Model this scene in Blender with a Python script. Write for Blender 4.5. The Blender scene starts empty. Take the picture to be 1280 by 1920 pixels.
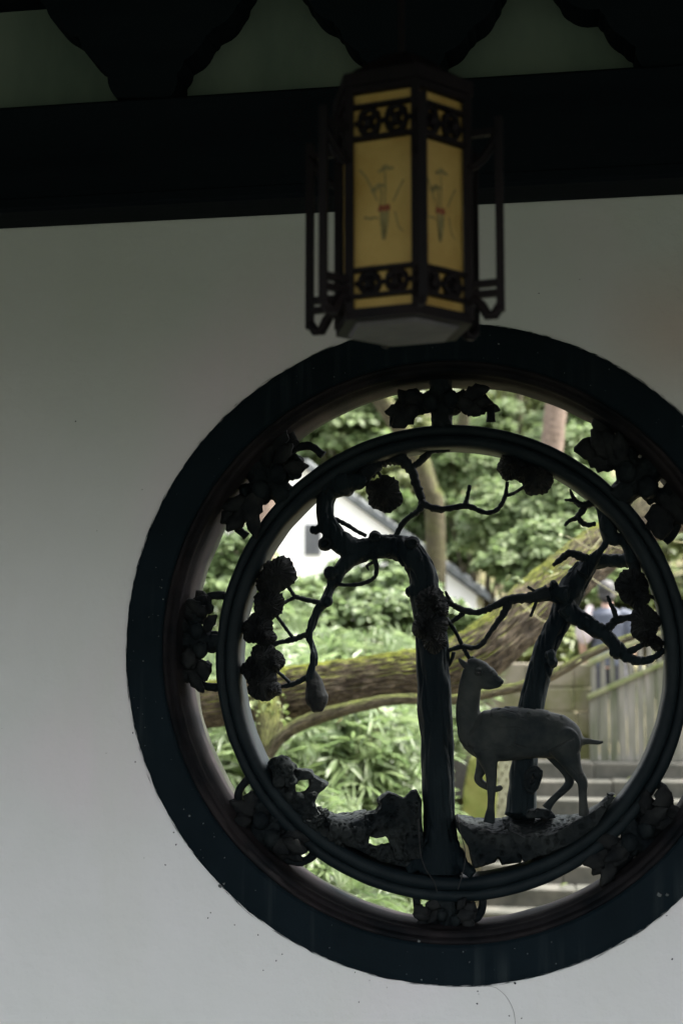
import bpy, bmesh, math, random
import numpy as np
from mathutils import Vector, Matrix, Quaternion, noise
random.seed(7); rng = np.random.default_rng(7)
R = math.radians; PI = math.pi
scene = bpy.context.scene; COL = scene.collection

# ------------------------------------------------------------------ camera
THETA, PHI = R(9.0), R(6.2)
CAM = Vector((0.0, -3.4, 1.6))
FWD = Vector((-math.sin(THETA)*math.cos(PHI), math.cos(THETA)*math.cos(PHI), math.sin(PHI)))
cam_d = bpy.data.cameras.new('camera'); cam = bpy.data.objects.new('camera', cam_d); COL.objects.link(cam)
cam.location = CAM; cam.rotation_euler = FWD.to_track_quat('-Z', 'Y').to_euler()
cam_d.sensor_fit = 'HORIZONTAL'; cam_d.sensor_width = 24.0; cam_d.lens = 50.0
cam_d.clip_start = 0.05; cam_d.clip_end = 400
cam_d.dof.use_dof = True; cam_d.dof.focus_distance = 3.5; cam_d.dof.aperture_fstop = 3.4
scene.camera = cam

# ------------------------------------------------------------------ light: bright overcast day
SUN_EL, SUN_AZ = R(58), R(72)          # azimuth from +Y towards +X: from the right
world = bpy.data.worlds.new('World'); scene.world = world; world.use_nodes = True
nt = world.node_tree; nt.nodes.clear()
sky = nt.nodes.new('ShaderNodeTexSky'); sky.sky_type = 'NISHITA'; sky.sun_disc = False
sky.sun_elevation = SUN_EL; sky.sun_rotation = SUN_AZ
sky.air_density = 1.0; sky.dust_density = 4.0; sky.ozone_density = 1.0
hs = nt.nodes.new('ShaderNodeHueSaturation'); hs.inputs['Saturation'].default_value = 0.22
bg = nt.nodes.new('ShaderNodeBackground'); bg.inputs['Strength'].default_value = 0.15
wo = nt.nodes.new('ShaderNodeOutputWorld')
nt.links.new(sky.outputs[0], hs.inputs['Color']); nt.links.new(hs.outputs[0], bg.inputs['Color']); nt.links.new(bg.outputs[0], wo.inputs[0])
sd = bpy.data.lights.new('sun', 'SUN'); sd.energy = 2.7; sd.angle = R(14); sd.color = (1.0, 0.95, 0.86)
sun = bpy.data.objects.new('sun', sd); COL.objects.link(sun)
sdir = Vector((math.sin(SUN_AZ)*math.cos(SUN_EL), math.cos(SUN_AZ)*math.cos(SUN_EL), math.sin(SUN_EL)))
sun.rotation_euler = sdir.to_track_quat('Z', 'Y').to_euler()
sun.location = (2, 4, 8)
vs = scene.view_settings; scene.display_settings.display_device = 'sRGB'
vs.view_transform = 'Standard'; vs.look = 'None'; vs.gamma = 1.0; vs.use_curve_mapping = False
vs.exposure = 2.8
scene.cycles.max_bounces = 8; scene.cycles.diffuse_bounces = 4; scene.cycles.transmission_bounces = 4
scene.cycles.use_denoising = True

# ------------------------------------------------------------------ picture -> place
FPX = 50.0/24.0*1280
RIGHT = Vector((math.cos(THETA), math.sin(THETA), 0)); UP = RIGHT.cross(FWD)
def P(px, py, Y):
    """point of the plane y=Y seen at photo pixel (px, py)"""
    d = FWD + RIGHT*((px-640)/FPX) - UP*((py-960)/FPX)
    return CAM + d*((Y-CAM.y)/d.y)
def S(Y): return (Y-CAM.y)/FPX                    # metres per photo pixel at depth Y
CROP = {3: (380, 700, 2.667), 4: (740, 720, 2.370), 5: (340, 1000, 2.4615), 6: (740, 1080, 2.370), 7: (380, 1380, 2.4615), 8: (780, 1380, 2.56), 0: (0, 0, 1.0)}
def K(c, x, y): o = CROP[c]; return (o[0]+x/o[2], o[1]+y/o[2])

# ------------------------------------------------------------------ materials
MAT = {}
def nodes_of(name):
    m = bpy.data.materials.new(name); m.use_nodes = True; MAT[name] = m
    n = m.node_tree; b = n.nodes['Principled BSDF']; return m, n, b
def mix_noise(n, vec, scale, c0, c1, lo=.35, hi=.65, detail=5, stretch=None, rough=.6):
    if stretch:
        mp = n.nodes.new('ShaderNodeMapping'); mp.inputs['Scale'].default_value = stretch
        n.links.new(vec, mp.inputs[0]); vec = mp.outputs[0]
    t = n.nodes.new('ShaderNodeTexNoise'); t.inputs['Scale'].default_value = scale
    t.inputs['Detail'].default_value = detail; t.inputs['Roughness'].default_value = rough
    n.links.new(vec, t.inputs['Vector'])
    r = n.nodes.new('ShaderNodeValToRGB'); r.color_ramp.elements[0].position = lo; r.color_ramp.elements[1].position = hi
    r.color_ramp.elements[0].color = (*c0, 1); r.color_ramp.elements[1].color = (*c1, 1)
    n.links.new(t.outputs['Fac'], r.inputs['Fac']); return t, r
def blend(n, fac, a, b):
    m = n.nodes.new('ShaderNodeMix'); m.data_type = 'RGBA'
    if isinstance(fac, float): m.inputs[0].default_value = fac
    else: n.links.new(fac, m.inputs[0])
    for i, v in ((6, a), (7, b)):
        if isinstance(v, tuple): m.inputs[i].default_value = (*v, 1)
        else: n.links.new(v, m.inputs[i])
    return m.outputs[2]
def bump(n, b, h, strength, dist=.01):
    k = n.nodes.new('ShaderNodeBump'); k.inputs['Strength'].default_value = strength; k.inputs['Distance'].default_value = dist
    n.links.new(h, k.inputs['Height']); n.links.new(k.outputs[0], b.inputs['Normal'])
def simple(name, c0, c1, scale=6, rough=.7, bs=.3, bscale=None, stretch=None, spec=.3, lo=.35, hi=.65, dist=.01):
    m, n, b = nodes_of(name); tc = n.nodes.new('ShaderNodeTexCoord'); v = tc.outputs['Object']
    t, r = mix_noise(n, v, scale, c0, c1, lo, hi, stretch=stretch)
    n.links.new(r.outputs[0], b.inputs['Base Color']); b.inputs['Roughness'].default_value = rough
    b.inputs['Specular IOR Level'].default_value = spec
    t2, _ = mix_noise(n, v, bscale or scale*5, (0, 0, 0), (1, 1, 1), stretch=stretch)
    bump(n, b, t2.outputs['Fac'], bs, dist); return m

def wall_plaster():
    m, n, b = nodes_of('white_plaster'); tc = n.nodes.new('ShaderNodeTexCoord'); v = tc.outputs['Object']
    _, big = mix_noise(n, v, 1.1, (.60, .61, .592), (.66, .655, .66), .36, .64, 4)
    _, pink = mix_noise(n, v, .9, (0, 0, 0), (1, 1, 1), .52, .68, 2)
    c = blend(n, pink.outputs[0], big.outputs[0], (.685, .605, .645))
    _, st = mix_noise(n, v, 5, (0, 0, 0), (1, 1, 1), .5, .8, 6, (1.0, 1, .22))
    c2 = blend(n, st.outputs[0], c, (.62, .62, .60))
    # a rusty damp stain at the upper right, dirt flecks
    _, fl = mix_noise(n, v, 60, (0, 0, 0), (1, 1, 1), .76, .78, 2)
    c3 = blend(n, fl.outputs[0], c2, (.2, .2, .19))
    sx = n.nodes.new('ShaderNodeVectorMath'); sx.operation = 'DISTANCE'; sx.inputs[1].default_value = tuple(P(1275, 620, 0))
    n.links.new(v, sx.inputs[0])
    mr = n.nodes.new('ShaderNodeMapRange'); mr.inputs[1].default_value = .22; mr.inputs[2].default_value = .02; mr.inputs[3].default_value = 0; mr.inputs[4].default_value = .5
    n.links.new(sx.outputs['Value'], mr.inputs[0])
    c4 = blend(n, mr.outputs[0], c3, (.62, .44, .38))
    n.links.new(c4, b.inputs['Base Color']); b.inputs['Roughness'].default_value = .85; b.inputs['Specular IOR Level'].default_value = .2
    t, _ = mix_noise(n, v, 14, (0, 0, 0), (1, 1, 1), detail=8); bump(n, b, t.outputs['Fac'], .4, .016)
wall_plaster()
def frame_paint():
    m, n, b = nodes_of('dark_frame_paint'); tc = n.nodes.new('ShaderNodeTexCoord'); v = tc.outputs['Object']
    _, base = mix_noise(n, v, 5, (.0018, .0058, .0085), (.004, .0095, .0135), .35, .7)
    _, dr = mix_noise(n, v, 34, (0, 0, 0), (1, 1, 1), .52, .78, 3, (1, 1, .035))
    _, gate = mix_noise(n, v, 2.6, (0, 0, 0), (1, 1, 1), .44, .6, 2)
    mm = n.nodes.new('ShaderNodeMath'); mm.operation = 'MULTIPLY'; n.links.new(dr.outputs[0], mm.inputs[0]); n.links.new(gate.outputs[0], mm.inputs[1])
    c = blend(n, mm.outputs[0], base.outputs[0], (.020, .028, .031))
    _, fl = mix_noise(n, v, 42, (0, 0, 0), (1, 1, 1), .765, .785, 2)
    c2 = blend(n, fl.outputs[0], c, (.16, .17, .17))
    _, sc = mix_noise(n, v, 9, (0, 0, 0), (1, 1, 1), .7, .76, 8, None, .75)
    c3 = blend(n, sc.outputs[0], c2, (.03, .037, .04))
    n.links.new(c3, b.inputs['Base Color']); b.inputs['Roughness'].default_value = .72; b.inputs['Specular IOR Level'].default_value = .09
    t, _ = mix_noise(n, v, 40, (0, 0, 0), (1, 1, 1)); bump(n, b, t.outputs['Fac'], .25, .004)
frame_paint()
simple('ring_paint', (.0035, .0075, .010), (.010, .0155, .018), 7, .6, .35, 60, spec=.12, dist=.004)
simple('moulding_paint', (.005, .0065, .008), (.022, .019, .020), 6, .9, .3, 60, spec=.03, dist=.004)
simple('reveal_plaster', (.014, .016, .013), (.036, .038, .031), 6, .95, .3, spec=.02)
simple('carved_stucco', (.004, .0065, .0085), (.012, .0155, .0165), 16, .75, .6, 90, spec=.07, dist=.005)
simple('pine_trunk_stucco', (.0022, .0055, .008), (.010, .0155, .018), 14, .75, .7, 60, stretch=(1, 1, .25), spec=.07, dist=.006)
simple('carved_leaf_stucco', (.006, .0075, .009), (.020, .0215, .0215), 22, .85, .6, 120, spec=.07, dist=.004)
simple('rock_stucco', (.005, .0075, .009), (.022, .0255, .0255), 12, .85, .8, 70, spec=.07, dist=.006)
def deer_mat():
    m, n, b = nodes_of('deer_stucco'); tc = n.nodes.new('ShaderNodeTexCoord'); v = tc.outputs['Object']
    _, r = mix_noise(n, v, 11, (.010, .0145, .0165), (.038, .042, .039), .35, .65)
    vo = n.nodes.new('ShaderNodeTexVoronoi'); vo.feature = 'DISTANCE_TO_EDGE'; vo.inputs['Scale'].default_value = 16; n.links.new(v, vo.inputs['Vector'])
    rr = n.nodes.new('ShaderNodeValToRGB'); rr.color_ramp.elements[0].position = 0; rr.color_ramp.elements[1].position = .035
    rr.color_ramp.elements[0].color = (1, 1, 1, 1); rr.color_ramp.elements[1].color = (0, 0, 0, 1); n.links.new(vo.outputs['Distance'], rr.inputs[0])
    _, g = mix_noise(n, v, 7, (0, 0, 0), (1, 1, 1), .52, .6, 3)
    mu = n.nodes.new('ShaderNodeMath'); mu.operation = 'MULTIPLY'; n.links.new(rr.outputs[0], mu.inputs[0]); n.links.new(g.outputs[0], mu.inputs[1])
    c = blend(n, mu.outputs[0], r.outputs[0], (.02, .022, .022))
    n.links.new(c, b.inputs['Base Color']); b.inputs['Roughness'].default_value = .75; b.inputs['Specular IOR Level'].default_value = .12
    t, _ = mix_noise(n, v, 55, (0, 0, 0), (1, 1, 1))
    ad = n.nodes.new('ShaderNodeMath'); ad.operation = 'SUBTRACT'; n.links.new(t.outputs['Fac'], ad.inputs[0]); n.links.new(mu.outputs[0], ad.inputs[1])
    bump(n, b, ad.outputs[0], .5, .004)
deer_mat()
simple('beam_timber', (.0022, .0045, .0075), (.005, .0085, .0125), 5, .75, .35, 40, stretch=(.15, 1, 1), spec=.1, dist=.004)
simple('roof_timber', (.012, .012, .012), (.03, .028, .025), 5, .8, .3)
simple('lantern_wood', (.004, .004, .0055), (.012, .0085, .0095), 10, .6, .3, 80, stretch=(1, 1, .2), spec=.12, dist=.002)
simple('lantern_plate', (.07, .066, .068), (.12, .11, .115), 10, .6, .2)
simple('ink_grey', (.20, .17, .075), (.32, .26, .11), 60, .9, 0)
simple('ink_red', (.20, .06, .035), (.27, .09, .045), 60, .9, 0)
def panel_mat(name, c0, c1, tw):
    m, n, b = nodes_of(name); tc = n.nodes.new('ShaderNodeTexCoord'); v = tc.outputs['Object']
    _, r = mix_noise(n, v, 9, c0, c1, .3, .7, 6)
    n.links.new(r.outputs[0], b.inputs['Base Color']); b.inputs['Roughness'].default_value = .6; b.inputs['Specular IOR Level'].default_value = .2
    tl = n.nodes.new('ShaderNodeBsdfTranslucent'); n.links.new(r.outputs[0], tl.inputs[0])
    mx = n.nodes.new('ShaderNodeMixShader'); mx.inputs[0].default_value = tw
    n.links.new(b.outputs[0], mx.inputs[1]); n.links.new(tl.outputs[0], mx.inputs[2]); n.links.new(mx.outputs[0], n.nodes['Material Output'].inputs[0])
panel_mat('lantern_silk', (.44, .28, .075), (.64, .45, .16), .25)
simple('shade_toned_plaster', (.085, .115, .10), (.15, .18, .155), 3, .9, .25, stretch=(1, 1, .4))  # plaster colour darkened to carry the shade under the roof
simple('chip_grey', (.05, .056, .056), (.13, .14, .14), 20, .9, 0)
simple('crack_grey', (.12, .12, .115), (.2, .2, .19), 20, .9, 0)
simple('dark_turf', (.016, .022, .011), (.03, .038, .02), 2, .95, .4)
simple('paving', (.05, .049, .047), (.085, .083, .08), 2, .9, .2)
def bark_mat(name, c0, c1, moss, mlo, mhi, mscale=3.0):
    m, n, b = nodes_of(name); tc = n.nodes.new('ShaderNodeTexCoord'); v = tc.outputs['Object']; g = n.nodes.new('ShaderNodeNewGeometry')
    _, r = mix_noise(n, v, 18, c0, c1, .3, .7, 8)
    _, mc = mix_noise(n, v, 30, tuple(x*.55 for x in moss), moss, .3, .7, 6)
    sp = n.nodes.new('ShaderNodeSeparateXYZ'); n.links.new(g.outputs['Normal'], sp.inputs[0])
    t = n.nodes.new('ShaderNodeTexNoise'); t.inputs['Scale'].default_value = mscale; t.inputs['Detail'].default_value = 6; n.links.new(v, t.inputs['Vector'])
    a = n.nodes.new('ShaderNodeMath'); a.operation = 'MULTIPLY_ADD'; a.inputs[1].default_value = 1.6; n.links.new(t.outputs['Fac'], a.inputs[0]); n.links.new(sp.outputs['Z'], a.inputs[2])
    mr = n.nodes.new('ShaderNodeMapRange'); mr.inputs[1].default_value = mlo; mr.inputs[2].default_value = mhi; n.links.new(a.outputs[0], mr.inputs[0])
    c = blend(n, mr.outputs[0], r.outputs[0], mc.outputs[0])
    n.links.new(c, b.inputs['Base Color']); b.inputs['Roughness'].default_value = .9; b.inputs['Specular IOR Level'].default_value = .15
    uv = n.nodes.new('ShaderNodeUVMap'); uv.uv_map = 'bark'
    t2, gr = mix_noise(n, uv.outputs[0], 1.0, (.22, .21, .20), (1.25, 1.2, 1.15), .42, .58, 6, (34, 11, 1), .75)
    mu = n.nodes.new('ShaderNodeMix'); mu.data_type = 'RGBA'; mu.blend_type = 'MULTIPLY'; mu.inputs[0].default_value = .85; n.links.new(c, mu.inputs[6]); n.links.new(gr.outputs[0], mu.inputs[7])
    n.links.new(mu.outputs[2], b.inputs['Base Color']); bump(n, b, t2.outputs['Fac'], .9, .02)
bark_mat('log_bark', (.04, .034, .026), (.115, .097, .072), (.115, .135, .022), 1.2, 1.6)
bark_mat('mossy_bark', (.035, .033, .02), (.10, .09, .055), (.08, .095, .022), .8, 1.5)
bark_mat('pale_bark', (.15, .115, .09), (.27, .21, .175), (.2, .2, .1), 1.9, 2.4)
bark_mat('branch_bark', (.035, .032, .022), (.09, .08, .055), (.075, .09, .02), .9, 1.6)
def leaf_mat(name, cols, trans=.35, rough=.45, spec=.45):
    m, n, b = nodes_of(name); g = n.nodes.new('ShaderNodeNewGeometry'); oi = n.nodes.new('ShaderNodeObjectInfo')
    a = n.nodes.new('ShaderNodeMath'); a.operation = 'ADD'; n.links.new(g.outputs['Random Per Island'], a.inputs[0]); n.links.new(oi.outputs['Random'], a.inputs[1])
    f = n.nodes.new('ShaderNodeMath'); f.operation = 'FRACT'; n.links.new(a.outputs[0], f.inputs[0])
    r = n.nodes.new('ShaderNodeValToRGB'); e = r.color_ramp.elements
    e[0].color = (*cols[0], 1); e[1].color = (*cols[-1], 1)
    for i, c in enumerate(cols[1:-1]): k = e.new((i+1)/(len(cols)-1)); k.color = (*c, 1)
    n.links.new(f.outputs[0], r.inputs[0]); n.links.new(r.outputs[0], b.inputs['Base Color'])
    b.inputs['Roughness'].default_value = rough; b.inputs['Specular IOR Level'].default_value = spec
    tl = n.nodes.new('ShaderNodeBsdfTranslucent'); n.links.new(r.outputs[0], tl.inputs[0])
    mx = n.nodes.new('ShaderNodeMixShader'); mx.inputs[0].default_value = trans
    n.links.new(b.outputs[0], mx.inputs[1]); n.links.new(tl.outputs[0], mx.inputs[2]); n.links.new(mx.outputs[0], n.nodes['Material Output'].inputs[0])
leaf_mat('bamboo_leaf', [(.075, .12, .045), (.125, .175, .072), (.17, .22, .105), (.10, .155, .05)], .5, .38, .55)
leaf_mat('broad_leaf', [(.095, .145, .05), (.13, .18, .07), (.165, .205, .105), (.08, .125, .04)], .5, .55, .25)
leaf_mat('yellow_green_leaf', [(.09, .12, .035), (.12, .15, .05), (.15, .165, .06), (.08, .11, .035)], .4)
leaf_mat('sprout_leaf', [(.10, .14, .04), (.14, .17, .06), (.09, .13, .04)], .5)
simple('ground_soil', (.085, .08, .035), (.19, .165, .105), 1.4, .95, .6, 12)
simple('step_stone_grey', (.028, .03, .024), (.08, .076, .064), 5, .9, .5, 40, lo=.3, hi=.7)
simple('step_tread', (.13, .125, .11), (.26, .245, .22), 5, .9, .5, 40, lo=.3, hi=.7)
simple('mossy_stone', (.075, .10, .018), (.13, .135, .04), 3, .9, .5, 30)
simple('kerb_stone', (.06, .07, .022), (.18, .17, .125), 4, .9, .4, 30)
simple('wall_stone', (.065, .068, .024), (.14, .125, .095), 2.5, .9, .5, 30)
simple('tile_pale', (.17, .17, .115), (.27, .27, .20), 20, .85, .3)
simple('weathered_wood', (.05, .058, .034), (.17, .16, .145), 5, .9, .4, 30, stretch=(1.6, 1, .18))
simple('mossy_rail', (.08, .10, .034), (.17, .165, .105), 7, .9, .4, 30)
simple('house_white', (.78, .77, .74), (.84, .83, .81), 1, .85, .1)
simple('house_tile', (.10, .11, .115), (.17, .18, .18), 3, .9, .4)
simple('louvre_grey', (.10, .105, .11), (.15, .155, .16), 5, .7, .1)
simple('shirt_blue', (.055, .062, .08), (.075, .083, .105), 12, .9, .2)
simple('pale_cloth', (.34, .29, .285), (.40, .35, .345), 12, .9, .2)
simple('trousers_dark', (.03, .03, .035), (.05, .05, .055), 12, .9, .2)
simple('skin', (.42, .27, .21), (.48, .32, .25), 10, .6, .1)
simple('hair', (.012, .011, .011), (.03, .028, .027), 40, .5, .4)
simple('vine_stem', (.14, .14, .07), (.22, .21, .12), 10, .8, .1)
simple('black_wire', (.01, .01, .01), (.015, .015, .015), 10, .6, .1)
simple('eye_dark', (.012, .012, .012), (.018, .018, .018), 10, .4, .1)

# ------------------------------------------------------------------ helpers
def tag(o, label, cat, group=None, kind=None):
    if label: o['label'] = label
    if cat: o['category'] = cat
    if group: o['group'] = group
    if kind: o['kind'] = kind
    return o
def thing(name, loc, label, cat, group=None):
    o = bpy.data.objects.new(name, None); o.location = loc; o.empty_display_size = .1; COL.objects.link(o)
    return tag(o, label, cat, group)
def link(name, me, mat, parent=None, smooth=False, kind=None):
    if mat and len(me.materials) == 0: me.materials.append(MAT[mat])
    if smooth: me.polygons.foreach_set('use_smooth', [True]*len(me.polygons))
    o = bpy.data.objects.new(name, me); COL.objects.link(o)
    if parent is not None:
        o.parent = parent
        w = Vector(parent.location) if parent.parent is None else Vector((0, 0, 0))
        o.matrix_parent_inverse = Matrix.Translation(-w)          # meshes are written in place coordinates
    if kind: o['kind'] = kind
    return o
def from_bm(name, bm, mat, parent=None, smooth=False, kind=None):
    bmesh.ops.recalc_face_normals(bm, faces=bm.faces[:])
    me = bpy.data.meshes.new(name); bm.to_mesh(me); bm.free(); return link(name, me, mat, parent, smooth, kind)
def npmesh(name, V, F):
    """V (n,3) float, F (m,k) int with constant k"""
    V = np.asarray(V, np.float32); F = np.asarray(F, np.int32); k = F.shape[1]
    me = bpy.data.meshes.new(name); me.vertices.add(len(V)); me.vertices.foreach_set('co', V.ravel())
    me.loops.add(F.size); me.loops.foreach_set('vertex_index', F.ravel())
    me.polygons.add(len(F)); me.polygons.foreach_set('loop_start', np.arange(0, F.size, k, dtype=np.int32))
    me.update(calc_edges=True); me.validate(); return me
def box(bm, x0, x1, y0, y1, z0, z1, bev=0, jit=0):
    vs_ = [bm.verts.new((x, y, z)) for x in (x0, x1) for y in (y0, y1) for z in (z0, z1)]
    for v in vs_:
        if jit: v.co += Vector((random.uniform(-jit, jit), random.uniform(-jit, jit), random.uniform(-jit, jit)))
    i = lambda a, b, c: vs_[a*4+b*2+c]
    fs = [bm.faces.new(q) for q in ((i(0,0,0), i(0,0,1), i(0,1,1), i(0,1,0)), (i(1,0,0), i(1,1,0), i(1,1,1), i(1,0,1)),
          (i(0,0,0), i(1,0,0), i(1,0,1), i(0,0,1)), (i(0,1,0), i(0,1,1), i(1,1,1), i(1,1,0)),
          (i(0,0,0), i(0,1,0), i(1,1,0), i(1,0,0)), (i(0,0,1), i(1,0,1), i(1,1,1), i(0,1,1)))]
    if bev:
        ed = list({e for f in fs for e in f.edges}); bmesh.ops.bevel(bm, geom=ed, offset=bev, segments=1, affect='EDGES')
def tube(bm, pts, rad, n=10, rough=0.0, flat=1.0, seed=0.0):
    """swept tube through pts with a radius each; flat squeezes it along y"""
    pts = [Vector(p) for p in pts]; m = len(pts); rings = []
    t0 = (pts[1]-pts[0]).normalized(); up = Vector((0, 1, 0))
    if abs(t0.dot(up)) > .9: up = Vector((1, 0, 0))
    nrm = (up - t0*up.dot(t0)).normalized()
    for i, p in enumerate(pts):
        t = (pts[min(i+1, m-1)]-pts[max(i-1, 0)]).normalized()
        nrm = (nrm - t*nrm.dot(t)).normalized(); bi = t.cross(nrm); ring = []
        for k in range(n):
            a = 2*PI*k/n; off = nrm*math.cos(a)+bi*math.sin(a); r = rad[i]
            if rough: q = p+off*r; r *= 1+rough*noise.noise(q*(.55/max(r, 1e-4))*.8+Vector((seed, 3, 1)))
            o = off*r; o.y *= flat
            ring.append(bm.verts.new(p+o))
        rings.append(ring)
    for a, b in zip(rings, rings[1:]):
        for k in range(n): bm.faces.new((a[k], a[(k+1) % n], b[(k+1) % n], b[k]))
    bm.faces.new(rings[0][::-1]); bm.faces.new(rings[-1])
def spline(pts, rad, sub=4):
    """Catmull-Rom through points and radii"""
    out, ro = [], []; p = [Vector(q) for q in pts]; m = len(p)
    for i in range(m-1):
        a, b, c, d = p[max(i-1, 0)], p[i], p[i+1], p[min(i+2, m-1)]
        for s in range(sub):
            t = s/sub
            out.append(.5*((2*b)+(c-a)*t+(2*a-5*b+4*c-d)*t*t+(3*b-a-3*c+d)*t**3)); ro.append(rad[i]*(1-t)+rad[i+1]*t)
    out.append(p[-1]); ro.append(rad[-1]); return out, ro
def ball(bm, c, rx, ry, rz, sub=2, rough=0, seed=0):
    g = bmesh.ops.create_icosphere(bm, subdivisions=sub, radius=1)
    for v in g['verts']:
        k = 1+rough*noise.noise(v.co*2.2+Vector((seed, seed*1.7, 0))) if rough else 1
        v.co = Vector(c)+Vector((v.co.x*rx*k, v.co.y*ry*k, v.co.z*rz*k))
def remesh(bm, voxel, smooth=0):
    bmesh.ops.recalc_face_normals(bm, faces=bm.faces[:])
    me = bpy.data.meshes.new('raw'); bm.to_mesh(me); bm.free()
    o = bpy.data.objects.new('raw', me); COL.objects.link(o)
    r = o.modifiers.new('r', 'REMESH'); r.mode = 'VOXEL'; r.voxel_size = voxel
    if smooth: s = o.modifiers.new('s', 'SMOOTH'); s.factor = .5; s.iterations = smooth
    bpy.context.view_layer.update()
    ev = o.evaluated_get(bpy.context.evaluated_depsgraph_get()); nm = bpy.data.meshes.new_from_object(ev)
    bpy.data.objects.remove(o); bpy.data.meshes.remove(me); return nm
def displace(me, fn):
    """move each vertex along its normal by fn(co)"""
    n = len(me.vertices); co = np.empty(n*3, np.float32); me.vertices.foreach_get('co', co)
    no = np.empty(n*3, np.float32); me.vertices.foreach_get('normal', no); co = co.reshape(-1, 3); no = no.reshape(-1, 3)
    d = np.array([fn(Vector(c.tolist())) for c in co], np.float32); co += no*d[:, None]
    me.vertices.foreach_set('co', co.ravel()); me.update()
def prism(bm, back, front, yb, yf):
    """loft between two equal-length outlines [(x,z)] at y=yb (far) and y=yf (near)"""
    b = [bm.verts.new((x, yb, z)) for x, z in back]; f = [bm.verts.new((x, yf, z)) for x, z in front]; n = len(b)
    bm.faces.new(b); bm.faces.new(f[::-1])
    for i in range(n): bm.faces.new((b[i], f[i], f[(i+1) % n], b[(i+1) % n]))
def poly_px(c, pts, Y): return [(lambda q: (q.x, q.z))(P(*K(c, x, y), Y)) for x, y in pts]
def lathe_y(bm, cx, cz, prof, n=160, wob=None):
    """revolve profile [(r,y)] round the y-direction axis through (cx,cz)"""
    rings = []
    for j, (r, y) in enumerate(prof):
        ring = []
        for k in range(n):
            a = 2*PI*k/n; rr = r+(wob(a, j) if wob else 0)
            ring.append(bm.verts.new((cx+rr*math.cos(a), y, cz+rr*math.sin(a))))
        rings.append(ring)
    for a, b in zip(rings, rings[1:]):
        for k in range(n): bm.faces.new((a[k], a[(k+1) % n], b[(k+1) % n], b[k]))
    return rings

# ================================================================== WALL AND WINDOW
CW = (P(853, 1848, 0)+P(853, 607, 0))/2; CX, CZ = CW.x-20*S(0), CW.z
RO = (P(853, 607, 0).z-P(853, 1848, 0).z)/2                      # outer radius of the black band
RS = RO/620.0                                                     # metres per photo pixel on the wall
W_T = 0.25; R_BAND = RO*548/620; R_OPEN = RO*533/620
def wall():
    bm = bmesh.new(); n = 160; r0 = R_BAND+.003
    x0, x1, z0, z1 = -13.0, 13.0, 0.0, 4.2
    def edge(a):
        dx, dz = math.cos(a), math.sin(a); t = 1e9
        if dx > 1e-9: t = min(t, (x1-CX)/dx)
        if dx < -1e-9: t = min(t, (x0-CX)/dx)
        if dz > 1e-9: t = min(t, (z1-CZ)/dz)
        if dz < -1e-9: t = min(t, (z0-CZ)/dz)
        return (CX+dx*t, CZ+dz*t)
    ang = sorted([2*PI*k/n for k in range(n)]+[math.atan2(z-CZ, x-CX) % (2*PI) for x in (x0, x1) for z in (z0, z1)])
    for y in (0, W_T):
        inn = [bm.verts.new((CX+r0*math.cos(a), y, CZ+r0*math.sin(a))) for a in ang]
        out = [bm.verts.new((edge(a)[0], y, edge(a)[1])) for a in ang]
        for k in range(len(ang)):
            q = (k+1) % len(ang); bm.faces.new((inn[k], inn[q], out[q], out[k]))
        if y == 0: i0, o0 = inn, out
    for k in range(len(ang)):
        q = (k+1) % len(ang); bm.faces.new((i0[k], i0[q], inn[q], inn[k])); bm.faces.new((o0[k], o0[q], out[q], out[k]))
    o = from_bm('white_wall', bm, 'white_plaster')
    tag(o, 'whitewashed plaster wall pierced by the large round window', 'wall')
wall()
win = thing('round_window', (CX, 0.1, CZ), 'large round window with black frame, inner ring and carved openwork', 'window')
bm = bmesh.new()
def fuzzy(a, j):
    if j > 1: return 0
    p = Vector((math.cos(a)*9, math.sin(a)*9, 4)); q = Vector((math.cos(a)*60, math.sin(a)*60, 1))
    return .0012*noise.noise(p*.5)+.0007*noise.noise(q)
lathe_y(bm, CX, CZ, [(RO, 0.002), (RO-.001, -.006), (RO-.012, -.0075), (R_BAND+.006, -.009), (R_BAND, -.004), (R_BAND, .01)], 420, fuzzy)
from_bm('frame_band', bm, 'dark_frame_paint', win)
# a worn brushed edge round the band: a thin skim of paint dabs on the plaster
V, F = [], []
for i in range(2600):
    a = rng.uniform(0, 2*PI); ln = rng.uniform(.006, .03); wd = rng.uniform(.0003, .0008); off = abs(rng.normal(0, .0022))+.001
    c = np.array([CX+(RO+off-.003)*math.cos(a), -.0018-.0004*rng.random(), CZ+(RO+off-.003)*math.sin(a)]); sk = rng.normal(0, .03)
    t = np.array([-math.sin(a+sk), 0, math.cos(a+sk)]); u = np.array([math.cos(a+sk), 0, math.sin(a+sk)])
    b0 = len(V); V += [c-t*ln, c+u*wd, c+t*ln, c-u*wd]; F.append((b0, b0+1, b0+2, b0+3))
link('paint_dabs', npmesh('paint_dabs', V, F), 'dark_frame_paint', win, kind='stuff')
RM = [(R_BAND+.002, .006), (R_BAND-.002, -.006), (R_BAND-.007, -.008), (R_BAND-.011, -.002), (R_BAND-.012, .006), (R_BAND-.014, .010), (R_BAND-.015, .014),
      (R_BAND-.018, .012), (R_BAND-.023, .016), (R_BAND-.026, .026), (R_BAND-.027, .034), (R_BAND-.024, .040), (R_OPEN-.012, .055), (R_OPEN-.012, .165), (R_OPEN-.004, .17), (R_OPEN+.02, .172)]
bm = bmesh.new(); lathe_y(bm, CX, CZ, RM, 260, lambda a, j: .0012*noise.noise(Vector((math.cos(a)*14, math.sin(a)*14, j*.4))))
from_bm('moulding', bm, 'moulding_paint', win, True)
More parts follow.
